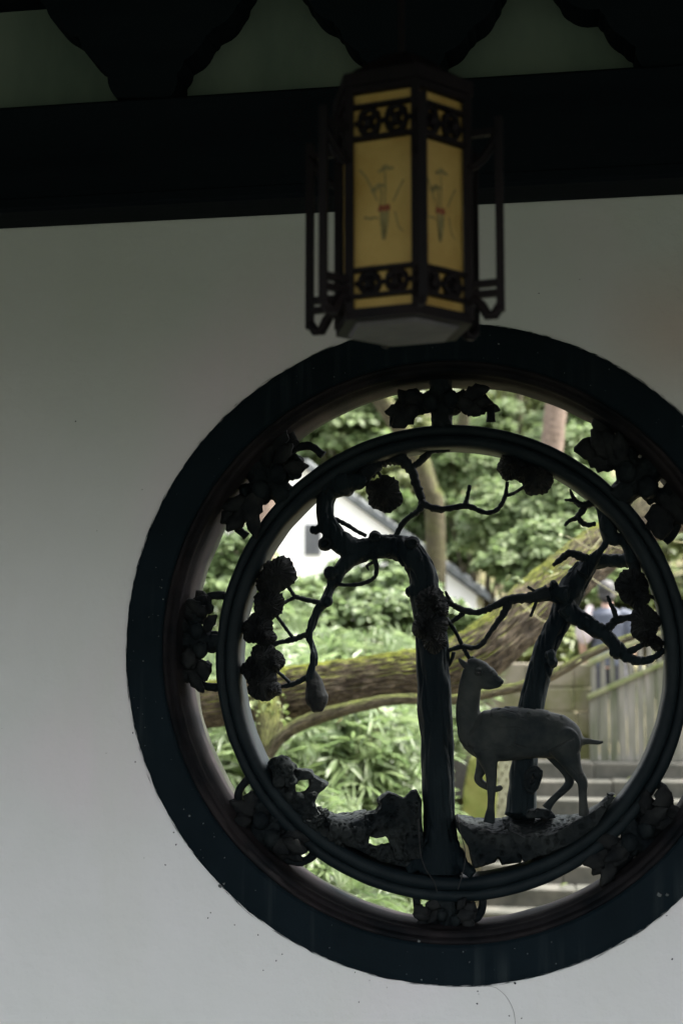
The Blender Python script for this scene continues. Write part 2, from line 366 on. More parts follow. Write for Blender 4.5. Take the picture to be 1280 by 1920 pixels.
bm = bmesh.new(); lathe_y(bm, CX, CZ, [(R_OPEN+.001, .167), (R_OPEN, .2), (R_OPEN+.002, W_T+.004), (R_BAND+.03, W_T+.005)], 220, lambda a, j: .004*noise.noise(Vector((math.cos(a)*9, math.sin(a)*9, j*.7))))
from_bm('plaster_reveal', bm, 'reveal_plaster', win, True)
# specks and chips: paint spattered on the plaster, and pale chips in the band
V, F = [], []
def speck(V, F, c, r):
    b0 = len(V); n = 7; ph = rng.uniform(0, 6)
    V += [np.array([c[0]+r*(1+.5*math.sin(3*k+ph))*math.cos(2*PI*k/n), c[1], c[2]+r*(1+.4*math.cos(2*k+ph))*math.sin(2*PI*k/n)]) for k in range(n)]; V.append(np.array([c[0], c[1]-.0004, c[2]])); F += [(b0+k, b0+(k+1) % n, b0+n) for k in range(n)]
for k in range(24):
    a = R(rng.uniform(195, 330)); d = abs(rng.normal(0, .05))+.004; speck(V, F, (CX+(RO+d)*math.cos(a), -.0012, CZ+(RO+d)*math.sin(a)), rng.uniform(.0006, .0024)*(1 if rng.random() < .85 else 1.8))
for px_, py_ in ((142, 790), (390, 1722), (440, 1735), (1010, 550), (310, 1622), (1062, 1785), (970, 1830), (395, 1712)): q = P(px_, py_, 0); speck(V, F, (q.x, -.0012, q.z), .0018)
link('paint_spatter', npmesh('paint_spatter', V, F), 'dark_frame_paint', win, kind='stuff')
V, F = [], []
for k in range(90):
    a = rng.uniform(0, 2*PI); rr_ = rng.uniform(R_BAND+.008, RO-.012); q = (CX+rr_*math.cos(a), -.0088-.0009, CZ+rr_*math.sin(a)); speck(V, F, q, rng.uniform(.0006, .0018))
for px_, py_, r0_ in ((412, 1662, .006), (420, 1658, .004), (790, 1838, .003), (880, 1805, .0025), (1235, 1678, .006), (1250, 1678, .004), (355, 1530, .003), (785, 1765, .004)): q = P(px_, py_, -.0097); speck(V, F, (q.x, -.0097, q.z), r0_*.8)
link('paint_chips', npmesh('paint_chips', V, F), 'chip_grey', win, kind='stuff')
for pth in ([(905, 1850), (930, 1853), (950, 1872), (962, 1895), (966, 1925)],):
    q = [P(x, y, -.0004) for x, y in pth]; p_, r_ = spline(q, [.0005]*len(q), 6); bm = bmesh.new(); tube(bm, [v+Vector((.0012*noise.noise(v*60), 0, .0012*noise.noise(v*60+Vector((5, 0, 0))))) for v in p_], r_, 5); from_bm('hairline_crack', bm, 'crack_grey', bpy.data.objects['white_wall'])
# inner ring, a double-rolled moulding
YR = 0.105
q0 = P(855, 1236, YR); kr = S(YR); RX, RZ = q0.x-15*kr, q0.z
rO, rI = 440*kr, 394*kr
prof = []; nseg = 30; w2 = (rO-rI)/2; rm = (rO+rI)/2; dp = .045
def roll(c, r, a0, a1, m): return [(c[0]+r*math.cos(R(a0+(a1-a0)*i/m)), c[1]-r*math.sin(R(a0+(a1-a0)*i/m))) for i in range(m+1)]
prof = [(rO, YR+dp), (rO, YR-dp*.55)] + roll((rm+w2*.52, YR-dp*.55), w2*.48, 0, 165, 8) + roll((rm-w2*.44, YR-dp*.80), w2*.54, 20, 180, 8) + [(rI, YR-dp*.5), (rI, YR+dp*.8), (rI+.006, YR+dp), (rO, YR+dp)]
bm = bmesh.new(); lathe_y(bm, RX, RZ, prof, 240, lambda a, j: .0013*noise.noise(Vector((math.cos(a)*11, math.sin(a)*11, j*.2))))
from_bm('inner_ring', bm, 'ring_paint', win, True)

# carved peach-and-leaf clusters bridging ring and frame
def leaf_blade(bm, base, d, nrm, L, W, th=.006, curl=.25, seed=0, seg=7, mid=.22):
    """thick carved leaf: base point, direction d, facing nrm"""
    d = Vector(d).normalized(); nrm = Vector(nrm); nrm = (nrm-d*nrm.dot(d)).normalized(); s = d.cross(nrm); rows = []
    for i in range(seg+1):
        t = i/seg; w = W*math.sin(PI*min(1, t*.92+.06))**.8*(1+.18*math.sin(t*19+seed)); c = Vector(base)+d*(L*t)+nrm*(curl*L*(math.sin(t*2.4)*.5))
        row = []
        for u in (-1, -.5, 0, .5, 1):
            row.append((bm.verts.new(c+s*(w*u)+nrm*(th*(1-abs(u)*.8)-mid*W*abs(u)*.6+(.002 if abs(u) == .5 else 0))), bm.verts.new(c+s*(w*u)-nrm*(th*.6+mid*W*abs(u)*.6))))
        rows.append(row)
    for a, b in zip(rows, rows[1:]):
        for k in range(4):
            bm.faces.new((a[k][0], a[k+1][0], b[k+1][0], b[k][0])); bm.faces.new((a[k][1], b[k][1], b[k+1][1], a[k+1][1]))
        bm.faces.new((a[0][0], b[0][0], b[0][1], a[0][1])); bm.faces.new((a[4][0], a[4][1], b[4][1], b[4][0]))
    for r_ in (rows[0], rows[-1]):
        for k in range(4): bm.faces.new((r_[k][0], r_[k][1], r_[k+1][1], r_[k+1][0]))
CLUST = [(91, .95, 0), (136, 1.1, 1), (177, .9, 2), (224, .95, 3), (270, .62, 4), (316, .95, 5), (0, .95, 6), (42, 1.2, 7)]
for deg, sc, sd_ in CLUST:
    rnd = random.Random(sd_+3); a = R(deg); rr = (rO+R_OPEN)/2-.002; gap = (R_OPEN-rO)/2+.012
    er = Vector((math.cos(a), 0, math.sin(a))); et = Vector((-math.sin(a), 0, math.cos(a))); c = Vector((RX, YR, RZ))*.5+Vector((CX, YR, CZ))*.5+er*rr
    c.y = YR-.01
    bm = bmesh.new()
    # knobbly core that fills the gap, then fused into one carving
    for k in range(8):
        t = (k-3.5)/3.5; ball(bm, c+et*(t*.078*sc)+er*rnd.uniform(-.5, .5)*gap, rnd.uniform(.016, .026)*sc, rnd.uniform(.02, .03), rnd.uniform(.015, .025)*sc, 2, .35, k+sd_)
    ball(bm, c, .045*sc, .03, gap*.95 if deg in (90, 270) else .036*sc, 2, .2, sd_)
    tube(bm, [c-er*(gap+.012), c+er*.0, c+er*(gap+.012)], [.03*sc, .026*sc, .034*sc], 10)
    me = remesh(bm, .0035, 3); displace(me, lambda p: .004*noise.noise(p*38)+.003*noise.noise(p*90))
    core = link('carved_cluster', me, 'carved_stucco', win, True)
    for sx in (-1, 1):
        bm = bmesh.new(); ball(bm, c+et*(sx*.026*sc)-er*rnd.uniform(-.01, .012)+Vector((0, -.032, 0)), .021*sc, .02*sc, .024*sc, 3, .12, sx+sd_)
        from_bm('peach', bm, 'carved_stucco', core, True)
    for k in range(14):
        bm = bmesh.new(); sg = -1 if k % 2 else 1; an = rnd.uniform(-1.1, 1.1)
        d = et*sg*math.cos(an)+er*math.sin(an)+Vector((0, rnd.uniform(-.35, .2), 0))
        b0 = c+et*(sg*rnd.uniform(.02, .085)*sc)+er*rnd.uniform(-.4, .4)*gap+Vector((0, rnd.uniform(-.036, .0), 0))
        leaf_blade(bm, b0, d, Vector((rnd.uniform(-.4, .4), -1, rnd.uniform(-.4, .4))), rnd.uniform(.055, .088)*sc, rnd.uniform(.016, .026)*sc, .006, .3, k)
        from_bm('leaf', bm, 'carved_leaf_stucco', core, True)
    for sg in (-1, 1):                                             # stems that spring from the ring and hook back into the leaves
        p0 = c+et*(sg*.128*sc)-er*(gap-.004); p1 = c+et*(sg*.125*sc)-er*gap*.3; p2 = c+et*(sg*.095*sc)+er*gap*.15; p3 = c+et*(sg*.045*sc)+er*gap*.2
        q, r_ = spline([p0, p1, p2, p3], [.011, .010, .012, .013], 4); bm = bmesh.new(); tube(bm, q, r_, 9, .3, seed=sd_)
        from_bm('stem', bm, 'carved_stucco', core, True)

# ================================================================== CARVED TREES
YT = 0.10
def kpath(paths, Y=YT, seed=0, wob=.008):
    """[(crop, x, y, halfwidth_px_in_crop)] -> points, radii"""
    rnd = random.Random(seed); pts, rad = [], []
    for i, (c, x, y, h) in enumerate(paths):
        q = P(*K(c, x, y), Y); q.y += rnd.uniform(-wob, wob); pts.append(q); rad.append(h/CROP[c][2]*S(Y))
    return pts, rad
def branch_part(parent, path, seed, mat='carved_stucco', n=10, Y=YT, name='branch'):
    p, r_ = kpath(path, Y, seed); p, r_ = spline(p, r_, 5); bm = bmesh.new(); tube(bm, p, [max(x, .0022)*(1+.10*math.sin(i*1.9+seed)) for i, x in enumerate(r_)], n, .28, seed=seed)
    return from_bm(name, bm, mat, parent, True)
def carved_leaf(parent, c, x, y, r, seed, Y=YT-.02, sy=1.0):
    """crinkled stucco leaf boss: a lumpy lobed plate with fan ridges and a smaller one on top"""
    rnd = random.Random(seed); o = P(*K(c, x, y), Y); rm_ = r/CROP[c][2]*S(Y); bm = bmesh.new(); s3 = Vector((seed*1.3, seed*.7, 0))
    for layer, (k, sh) in enumerate(((1, 0), (.62, .2), (.4, .3))):
        n = 56; ph = rnd.uniform(0, 6); lobes = rnd.choice((4, 5, 6)); oo = o+Vector((rnd.uniform(-sh, sh)*rm_, 0, rnd.uniform(-sh, sh)*rm_)); yo = -.011*layer
        rows = []
        for j, f in enumerate((.18, .42, .66, .86, 1.0)):
            row = []
            for i in range(n):
                a = 2*PI*i/n; lob = .92+.10*abs(math.sin(lobes*.5*a+ph))+.16*noise.noise(Vector((math.cos(a)*1.1, math.sin(a)*1.1, layer))+s3)+f*(.07*noise.noise(Vector((math.cos(a)*7, math.sin(a)*7, 2))+s3)+.028*(1 if i % 3 == 0 else -.4))
                rr = rm_*k*f*lob; dome = -.020*(1-f*f)*k
                rid = .0035*f*math.sin(lobes*4*a+ph+3*f)+.006*noise.noise(Vector((math.cos(a)*f*4, math.sin(a)*f*4, layer+5))+s3)
                row.append(bm.verts.new(oo+Vector((math.cos(a)*rr, yo+dome+rid+.008*f, math.sin(a)*rr*sy))))
            rows.append(row)
        cen = bm.verts.new(oo+Vector((0, yo-.02*k, 0))); back = bm.verts.new(oo+Vector((0, yo+.03, 0))); rim = [bm.verts.new(v.co*.93+oo*.07+Vector((0, .016, 0))) for v in rows[-1]]; rows.append(rim)
        for i in range(n):
            j = (i+1) % n; bm.faces.new((cen, rows[0][i], rows[0][j])); bm.faces.new((rim[i], back, rim[j]))
            for p_, q_ in zip(rows, rows[1:]): bm.faces.new((p_[i], q_[i], q_[j], p_[j]))
    return from_bm('leaf_boss', bm, 'carved_leaf_stucco', parent)
base = P(*K(7, 1090, 600), YT)
pine = thing('carved_tree', base, 'dark carved tree left of the deer, its thick trunk arching over to the ring', 'carving')
T1 = [(7, 1095, 640, 95), (7, 1095, 590, 92), (7, 1095, 520, 82), (7, 1092, 400, 76), (7, 1088, 200, 76), (7, 1083, 0, 77), (5, 1170, 800, 78), (5, 1160, 600, 75), (5, 1150, 450, 72), (5, 1128, 300, 72),
      (3, 1108, 1040, 75), (3, 1075, 955, 74), (3, 1010, 885, 70), (3, 930, 866, 62), (3, 850, 872, 58), (3, 770, 880, 58), (3, 700, 850, 60), (3, 645, 790, 56), (3, 618, 720, 46), (3, 616, 650, 46), (3, 625, 590, 60), (3, 640, 520, 80)]
T2 = [(3, 800, 890, 55), (3, 730, 940, 46), (3, 680, 1000, 40), (3, 645, 1060, 34), (5, 702, 195, 32), (5, 688, 250, 26), (5, 668, 312, 27), (5, 632, 350, 22), (5, 605, 415, 20), (5, 590, 470, 20), (5, 603, 530, 17), (5, 612, 572, 19), (5, 598, 640, 17), (5, 600, 690, 20)]
bm = bmesh.new()
for t, wb in ((T1, .004), (T2, .006)):
    p, r_ = kpath(t, YT, 5, wb); p, r_ = spline(p, r_, 3); tube(bm, p, r_, 18)
for c, x, y, r in ((3, 560, 785, 28), (3, 612, 850, 42), (3, 1045, 850, 40), (3, 1065, 925, 38), (3, 860, 820, 38), (5, 1062, 268, 30), (5, 672, 315, 30), (3, 700, 545, 80), (3, 780, 540, 46), (3, 610, 560, 60), (5, 690, 185, 36), (5, 1072, 280, 26)):
    q = P(*K(c, x, y), YT-.012); rr = r/CROP[c][2]*S(YT); ball(bm, q, rr, rr, rr, 2)
for dx, dz in ((-150, 635), (-90, 640), (90, 640), (150, 650), (20, 640)):      # root flare
    a = P(*K(7, 1095+dx*.35, 500), YT-.01); b = P(*K(7, 1095+dx, dz-10), YT-.02+random.uniform(-.02, .02)); tube(bm, [a, (a+b)/2+Vector((0, -.01, -.012)), b], [.02, .017, .012], 9)
me = remesh(bm, .0032, 3)
def trunk_rel(p): return -.009*max(0, .5-abs(noise.noise(Vector((p.x*42, p.y*42, p.z*5)))*3.2))+.003*noise.noise(Vector((p.x*48, p.y*48, p.z*7)))+.0022*noise.noise(Vector((p.x*95, p.y*95, p.z*18)))+.003*noise.noise(p*16)
displace(me, trunk_rel); link('trunk', me, 'pine_trunk_stucco', pine, True)
for c, x, y, r in ((3, 612, 850, 26), (3, 1045, 850, 24), (3, 1065, 925, 24), (3, 860, 820, 22)):   # knot holes with raised lips
    q = P(*K(c, x, y), YT-.012-r*1.55/CROP[c][2]*S(YT)); rr = r/CROP[c][2]*S(YT); bm = bmesh.new()
    g = [q+Vector((math.cos(t)*rr, .003*math.sin(2*t), math.sin(t)*rr*.85)) for t in [2*PI*i/18 for i in range(19)]]; tube(bm, g, [.0035]*19, 7, .3)
    from_bm('knot', bm, 'carved_stucco', pine, True)
LB = [
 [(5, 655, 325, 14), (5, 600, 312, 12), (5, 560, 302, 12), (5, 525, 290, 10), (5, 500, 258, 9), (5, 480, 235, 8)],
 [(5, 530, 292, 10), (5, 490, 310, 9), (5, 452, 332, 9), (5, 420, 345, 8)],
 [(5, 585, 466, 15), (5, 550, 478, 14), (5, 520, 490, 14), (5, 470, 500, 12), (5, 430, 512, 12), (5, 395, 545, 12)],
 [(5, 515, 482, 9), (5, 488, 445, 9), (5, 462, 410, 9), (5, 435, 375, 8)],
 [(5, 595, 655, 14), (5, 560, 675, 13), (5, 525, 692, 12), (5, 480, 705, 11), (5, 430, 712, 10)],
 [(5, 498, 690, 9), (5, 460, 655, 9), (5, 425, 625, 8), (5, 405, 600, 7)],
 [(5, 890, 110, 14), (5, 902, 165, 11), (5, 888, 205, 10), (5, 850, 228, 10), (5, 800, 238, 9), (5, 722, 236, 8), (5, 700, 225, 8)],
 [(5, 893, 132, 8), (5, 872, 138, 8), (5, 858, 152, 7), (5, 864, 170, 4)],
 [(3, 650, 728, 14), (3, 690, 742, 12), (3, 740, 770, 11), (3, 775, 792, 10), (3, 815, 812, 10)],
 [(3, 945, 850, 14), (3, 975, 795, 14), (3, 1000, 750, 15), (3, 1040, 715, 14), (3, 1075, 690, 17), (3, 1095, 650, 20), (3, 1085, 605, 22), (3, 1065, 550, 22), (3, 1050, 500, 24), (3, 1020, 455, 30), (3, 980, 425, 34), (3, 930, 420, 36), (3, 880, 440, 40), (3, 835, 480, 42), (3, 790, 540, 40)],
 [(3, 1035, 478, 18), (3, 1075, 450, 18), (3, 1110, 415, 19), (3, 1150, 388, 12), (3, 1190, 385, 13), (3, 1225, 380, 12), (3, 1228, 360, 11)],
 [(3, 1110, 425, 12), (3, 1128, 390, 12), (3, 1130, 360, 14)],
 [(3, 1090, 640, 18), (3, 1130, 665, 18), (3, 1200, 683, 17), (4, 160, 549, 15), (4, 230, 555, 14), (4, 305, 543, 14), (4, 340, 548, 13), (4, 400, 572, 11), (4, 450, 560, 11), (4, 480, 525, 10), (4, 494, 480, 9), (4, 500, 435, 7)],
 [(4, 312, 540, 13), (4, 318, 515, 10), (4, 325, 485, 9), (4, 332, 450, 10)],
 [(4, 488, 495, 8), (4, 520, 490, 8), (4, 545, 475, 7), (4, 575, 455, 7)],
 [(3, 850, 520, 12), (3, 862, 500, 10), (3, 880, 500, 9), (3, 895, 530, 9)],
 [(3, 835, 545, 14), (3, 850, 555, 10), (3, 870, 550, 8)],
 [(6, 195, 95, 16), (6, 225, 110, 14), (6, 260, 130, 13), (6, 295, 148, 15), (6, 360, 163, 14), (6, 400, 152, 15), (6, 440, 135, 16), (6, 490, 112, 20), (6, 550, 100, 22), (6, 610, 95, 25), (6, 680, 70, 34)],
 [(6, 250, 122, 12), (6, 236, 95, 9), (6, 224, 68, 5)],
 [(6, 318, 152, 12), (6, 285, 180, 11), (6, 250, 205, 9), (6, 225, 215, 10)],
 [(6, 515, 105, 20), (6, 490, 155, 17), (6, 460, 200, 14), (6, 425, 250, 11), (6, 390, 300, 11), (6, 350, 320, 11), (6, 300, 314, 12), (6, 255, 325, 10), (6, 205, 338, 9)],
 [(6, 228, 190, 10), (6, 255, 225, 9), (6, 280, 265, 9), (6, 298, 312, 10)],
 [(6, 305, 318, 11), (6, 318, 345, 10), (6, 335, 375, 10)],
 [(6, 262, 338, 9), (6, 240, 395, 8), (6, 205, 425, 7), (6, 160, 452, 7)],
 [(6, 150, 365, 5), (6, 175, 392, 6), (6, 205, 402, 6), (6, 235, 390, 6)],
]
for i, b in enumerate(LB): branch_part(pine, b, i+1)
for i, (c, x, y, r) in enumerate(((3, 905, 600, 92), (5, 450, 185, 82), (5, 395, 225, 60), (5, 400, 330, 75), (5, 350, 440, 75), (5, 385, 480, 50), (5, 375, 585, 75), (5, 425, 590, 52), (5, 370, 695, 80), (5, 330, 630, 60), (5, 420, 720, 40),
        (4, 520, 360, 66), (4, 630, 420, 74), (4, 580, 400, 45), (5, 1150, 320, 72), (5, 1150, 420, 80), (5, 1165, 490, 62), (5, 1190, 350, 45), (5, 1110, 440, 50))):
    on_trunk = c == 5 and x > 1000
    carved_leaf(pine, c, x, y, r, i+40, YT-(.075 if on_trunk else .02), 1.05)
bm = bmesh.new()                                                    # hanging pod at the tip of the drooping branch
p, r_ = kpath([(5, 603, 640, 16), (5, 612, 670, 28), (5, 618, 710, 44), (5, 625, 755, 56), (5, 628, 790, 48), (5, 632, 822, 22)], YT, 3, .003); p, r_ = spline(p, r_, 5)
tube(bm, p, r_, 36); me = remesh(bm, .003, 2); displace(me, lambda q: .004*noise.noise(Vector((q.x*70, q.y*70, q.z*16)))); link('pod', me, 'carved_leaf_stucco', pine, True)

def burl(parent, c, x, y, rx, ry, Y):
    for k, (sx, sz) in enumerate(((1, 1), (.62, .6))):
        g = [P(*K(c, x+rx*sx*math.cos(t)+.2*ry*sz*math.sin(t), y-ry*sz*math.sin(t)), Y-.003*k) for t in [2*PI*i/18 for i in range(19)]]; bm = bmesh.new(); tube(bm, g, [.006, .0075, .009, .007, .006, .0055]*3+[.006], 8, .4, seed=k); from_bm('knot', bm, 'carved_stucco', parent, True)
base2 = P(*K(6, 565, 1050), YT+.05)
tr2 = thing('carved_tree', base2, 'dark carved tree behind the deer, leaning right and forking at the ring', 'carving')
bm = bmesh.new()
for t, Y0 in (([(6, 555, 1075, 70), (6, 562, 1020, 66), (6, 570, 900, 62), (6, 580, 800, 58), (6, 590, 700, 58), (6, 604, 580, 58), (6, 628, 480, 56), (6, 650, 400, 55), (6, 668, 330, 52), (6, 700, 260, 50), (6, 733, 200, 52), (6, 757, 130, 58), (6, 775, 70, 60), (4, 795, 895, 58), (4, 835, 835, 52), (4, 880, 795, 42), (4, 940, 785, 30), (4, 1010, 785, 30), (4, 1060, 780, 36), (4, 1090, 760, 40)], YT+.035),
              ([(6, 775, 90, 44), (6, 700, 80, 38), (6, 640, 90, 28), (6, 590, 97, 22)], YT+.01),
              ([(6, 755, 130, 44), (6, 790, 170, 40), (6, 850, 205, 34), (6, 895, 240, 36), (6, 945, 268, 31), (6, 985, 315, 33), (6, 1020, 350, 28), (6, 1065, 375, 25), (6, 1120, 376, 18), (6, 1165, 355, 17), (6, 1195, 320, 20)], YT),
              ([(4, 905, 500, 24), (4, 925, 560, 30), (4, 945, 630, 38), (4, 965, 690, 30), (4, 1010, 690, 22), (4, 1040, 730, 26), (4, 1055, 790, 30)], YT),
              ([(4, 830, 850, 36), (4, 880, 780, 26), (4, 920, 735, 16), (4, 945, 700, 16), (4, 965, 670, 24)], YT)):
    p, r_ = kpath(t, Y0, 8, .004); p, r_ = spline(p, r_, 3); tube(bm, p, r_, 16)
for c, x, y, r in ((6, 698, 385, 26), (6, 690, 350, 24), (4, 845, 770, 22), (6, 985, 340, 34), (6, 900, 235, 34), (4, 705, 890, 22), (6, 1075, 378, 26)):
    q = P(*K(c, x, y), YT-.006); rr = r/CROP[c][2]*S(YT); ball(bm, q, rr, rr, rr, 2)
me = remesh(bm, .0032, 3); displace(me, trunk_rel); link('trunk', me, 'pine_trunk_stucco', tr2, True); burl(tr2, 6, 612, 905, 30, 52, YT-.0)
RB = [
 [(4, 905, 525, 16), (4, 870, 530, 16), (4, 835, 540, 16), (4, 805, 522, 13), (4, 790, 500, 9), (4, 778, 468, 5)],
 [(4, 808, 522, 9), (4, 780, 516, 8), (4, 754, 514, 5)],
 [(4, 845, 540, 15), (4, 828, 570, 15), (4, 805, 595, 13), (4, 775, 608, 9), (4, 755, 630, 6)],
 [(4, 812, 590, 12), (4, 830, 615, 12), (4, 858, 626, 11), (4, 890, 620, 10)],
 [(4, 840, 775, 20), (4, 805, 758, 19), (4, 775, 752, 18), (4, 740, 775, 15), (4, 705, 806, 9)],
 [(4, 640, 930, 9), (4, 622, 985, 8), (4, 602, 1032, 6)],
 [(4, 650, 940, 13), (4, 625, 925, 8), (4, 590, 900, 6)],
 [(6, 930, 262, 24), (6, 955, 225, 20), (6, 985, 198, 18), (6, 1040, 186, 15), (6, 1080, 190, 12)],
 [(6, 985, 195, 13), (6, 972, 150, 11), (6, 955, 115, 9), (6, 945, 88, 7)],
 [(6, 1025, 345, 18), (6, 1065, 325, 15), (6, 1105, 303, 12), (6, 1155, 265, 11)],
 [(4, 1060, 790, 30), (4, 1070, 840, 20), (4, 1060, 880, 16)],
 [(4, 1120, 940, 9), (4, 1150, 950, 9), (4, 1180, 970, 10)],
]
for i, b in enumerate(RB): branch_part(tr2, b, i+60)
for i, (c, x, y, r) in enumerate(((6, 1050, 45, 72), (6, 1075, 85, 55), (6, 1110, 205, 70), (6, 1120, 265, 45), (6, 1165, 300, 30), (4, 1180, 380, 40))):
    carved_leaf(tr2, c, x, y, r, i+80, YT-.02, 1.1)

# ------------------------------------------------------------------ carved rocks under the trees
def sstep(a, b, x): t = min(1, max(0, (x-a)/(b-a))); return t*t*(3-2*t)
def rock_carving(name, polys, label, seed, pits=1.0):
    o = thing(name, P(*K(8, 300, 560), YT), label, 'carved rock')
    for nm, c, back, front, yb, yf, holes, mt in polys:
        bm = bmesh.new(); prism(bm, poly_px(c, back, yb), poly_px(c, front, yf), yb, yf)
        fp = poly_px(c, front, yf); rl_ = random.Random(len(front)+seed)
        def inside(x, z):
            k = False
            for (x0_, z0_), (x1_, z1_) in zip(fp, fp[1:]+fp[:1]):
                if (z0_ > z) != (z1_ > z) and x < (x1_-x0_)*(z-z0_)/(z1_-z0_)+x0_: k = not k
            return k
        mnx, mxx = min(p[0] for p in fp), max(p[0] for p in fp); mnz, mxz = min(p[1] for p in fp), max(p[1] for p in fp); cnt = 0
        for _ in range(400):
            x, z = rl_.uniform(mnx, mxx), rl_.uniform(mnz, mxz); r0_ = rl_.uniform(.008, .02)
            if pits > .9 and all(inside(x+r0_*.8*dx, z+r0_*.8*dz) for dx, dz in ((1, 0), (-1, 0), (0, 1), (0, -1))): ball(bm, (x, yf+rl_.uniform(-.006, .012), z), r0_, r0_*1.2, r0_, 2, .3, cnt); cnt += 1
            if cnt > 22: break
        me = remesh(bm, .0028, 2)
        def rel(p):
            d = noise.voronoi(p*50+Vector((seed, 0, 0)))[0]
            d2 = noise.voronoi(p*95+Vector((0, seed, 0)))[0]
            return .008*noise.noise(p*14)+pits*(-.013*(1-sstep(.18, .42, d[0]))*(1 if noise.noise(p*20) > -.25 else .2)-.006*(1-sstep(.15, .4, d2[0])))
        displace(me, rel); link(nm, me, mt, o, True)
    return o
L_OUT = [(300, 120), (320, 100), (370, 92), (415, 122), (432, 148), (470, 148), (505, 155), (522, 195), (580, 218), (562, 245), (540, 262), (525, 300), (548, 335), (600, 345), (600, 420), (640, 480), (640, 500), (560, 470), (470, 410), (400, 330), (340, 230)]
L_HOLE = [(420, 225), (440, 205), (470, 205), (490, 228), (470, 250), (440, 255)]
def with_hole(out, hole, split):   # cut the outline into two pieces round a hole
    return None
rock_carving('carved_rock', [
    ('rock_peak', 7, [(300, 120), (320, 100), (370, 92), (415, 122), (432, 148), (470, 148), (505, 155), (522, 195), (490, 200), (470, 198), (440, 200), (418, 222), (425, 260), (430, 340), (340, 235)],
                     [(300, 128), (320, 108), (370, 98), (412, 130), (432, 156), (470, 156), (505, 163), (522, 200), (492, 206), (470, 206), (442, 206), (420, 228), (428, 268), (430, 348), (340, 240)], .15, .06, 0, 'rock_stucco'),
    ('rock_flank', 7, [(515, 180), (580, 218), (562, 245), (540, 262), (525, 300), (540, 340), (600, 400), (660, 480), (660, 510), (560, 470), (470, 400), (410, 320), (420, 255), (445, 258), (475, 254), (492, 230), (490, 200)],
                      [(515, 188), (575, 226), (560, 252), (540, 270), (525, 308), (540, 350), (600, 410), (660, 490), (660, 520), (560, 480), (470, 410), (410, 328), (422, 262), (447, 264), (477, 260), (495, 234), (492, 206)], .15, .055, 0, 'rock_stucco'),
    ('rock_ledge', 7, [(535, 330), (600, 345), (680, 348), (750, 340), (770, 420), (760, 500), (700, 500), (620, 440)],
                      [(540, 345), (600, 390), (680, 408), (750, 375), (770, 440), (760, 520), (700, 520), (620, 470)], .17, .04, 0, 'rock_stucco'),
    ('rock_boulder', 7, [(740, 350), (800, 345), (818, 320), (805, 292), (855, 258), (890, 265), (930, 280), (960, 245), (985, 240), (1010, 300), (1015, 560), (930, 580), (880, 560), (870, 500), (850, 455), (800, 465), (755, 455), (740, 440)],
                        [(740, 360), (800, 352), (820, 328), (808, 300), (855, 266), (890, 274), (928, 288), (960, 255), (985, 250), (1010, 310), (1015, 570), (930, 592), (880, 572), (870, 510), (850, 462), (800, 472), (755, 462), (740, 450)], .15, .05, 0, 'rock_stucco'),
    ('rock_foot', 7, [(690, 480), (750, 490), (800, 505), (870, 495), (900, 560), (1030, 575), (1030, 625), (900, 600), (800, 555), (700, 515)],
                     [(690, 490), (750, 500), (800, 512), (870, 502), (900, 570), (1030, 585), (1030, 630), (900, 608), (800, 562), (700, 525)], .15, .06, 0, 'rock_stucco')],
    'dark pitted carved rockery left of the thick carved trunk', 2.0)
rock_carving('carved_rock', [
    ('standing_slab', 8, [(195, 372), (300, 385), (400, 392), (445, 410), (500, 470), (500, 600), (410, 618), (398, 570), (380, 600), (270, 630), (250, 520), (200, 440)],
                         [(185, 395), (260, 455), (360, 470), (430, 462), (505, 485), (505, 610), (412, 625), (395, 580), (375, 612), (275, 640), (250, 540), (200, 455)], .19, .02, 0, 'rock_stucco'),
    ('flat_slab', 8, [(405, 392), (470, 380), (600, 378), (740, 380), (795, 368), (870, 320), (930, 270), (960, 275), (870, 410), (750, 500), (620, 565), (520, 600), (500, 480)],
                     [(420, 420), (450, 450), (520, 490), (640, 475), (720, 440), (800, 395), (880, 335), (935, 285), (962, 290), (870, 425), (750, 512), (620, 577), (515, 610)], .19, .015, 0, 'rock_stucco'),
    ('rock_mound', 8, [(535, 385), (545, 352), (580, 345), (640, 350), (660, 372), (668, 388)], [(530, 392), (542, 360), (580, 353), (640, 358), (664, 378), (672, 396)], .165, .075, 0, 'rock_stucco')],
    'dark carved rock ledge under the feet of the deer', 5.0, .8)
bm = bmesh.new(); q = spline([P(*K(8, x, y), YT-.075) for x, y in ((12, 400), (14, 480), (22, 570), (45, 640), (85, 700), (100, 750))], [.0012]*6, 4); tube(bm, *q, 6)
q = spline([P(*K(8, x, y), YT-.078) for x, y in ((195, 380), (215, 470), (235, 560), (228, 640), (200, 740))], [.0012]*5, 4); tube(bm, *q, 6)
tag(from_bm('wire', bm, 'black_wire'), 'thin black wire tied round the ring below the thick carved trunk', 'wire')

# ================================================================== DEER
YD = 0.085
deer = thing('deer_statue', P(*K(6, 560, 1070), YD), 'grey carved deer standing on the ledge with its head turned to the right', 'deer statue')
bm = bmesh.new()
def dtube(path, n=18, dy=0.0, flat=.8, sub=4):
    p, r_ = kpath(path, YD, 1, 0); 
    for q in p: q.y += dy
    p, r_ = spline(p, r_, sub); tube(bm, p, r_, n, 0, flat)
dtube([(6, 322, 690, 42), (6, 345, 705, 78), (6, 395, 712, 112), (6, 480, 706, 116), (6, 560, 701, 112), (6, 640, 703, 104), (6, 710, 712, 98), (6, 765, 730, 86), (6, 805, 745, 62), (6, 832, 752, 30)], 24, 0, .72)
dtube([(6, 350, 720, 66), (6, 332, 660, 58), (6, 325, 600, 53), (6, 328, 540, 51), (6, 336, 480, 49), (6, 345, 435, 46), (6, 352, 412, 40)], 20, 0, .72)
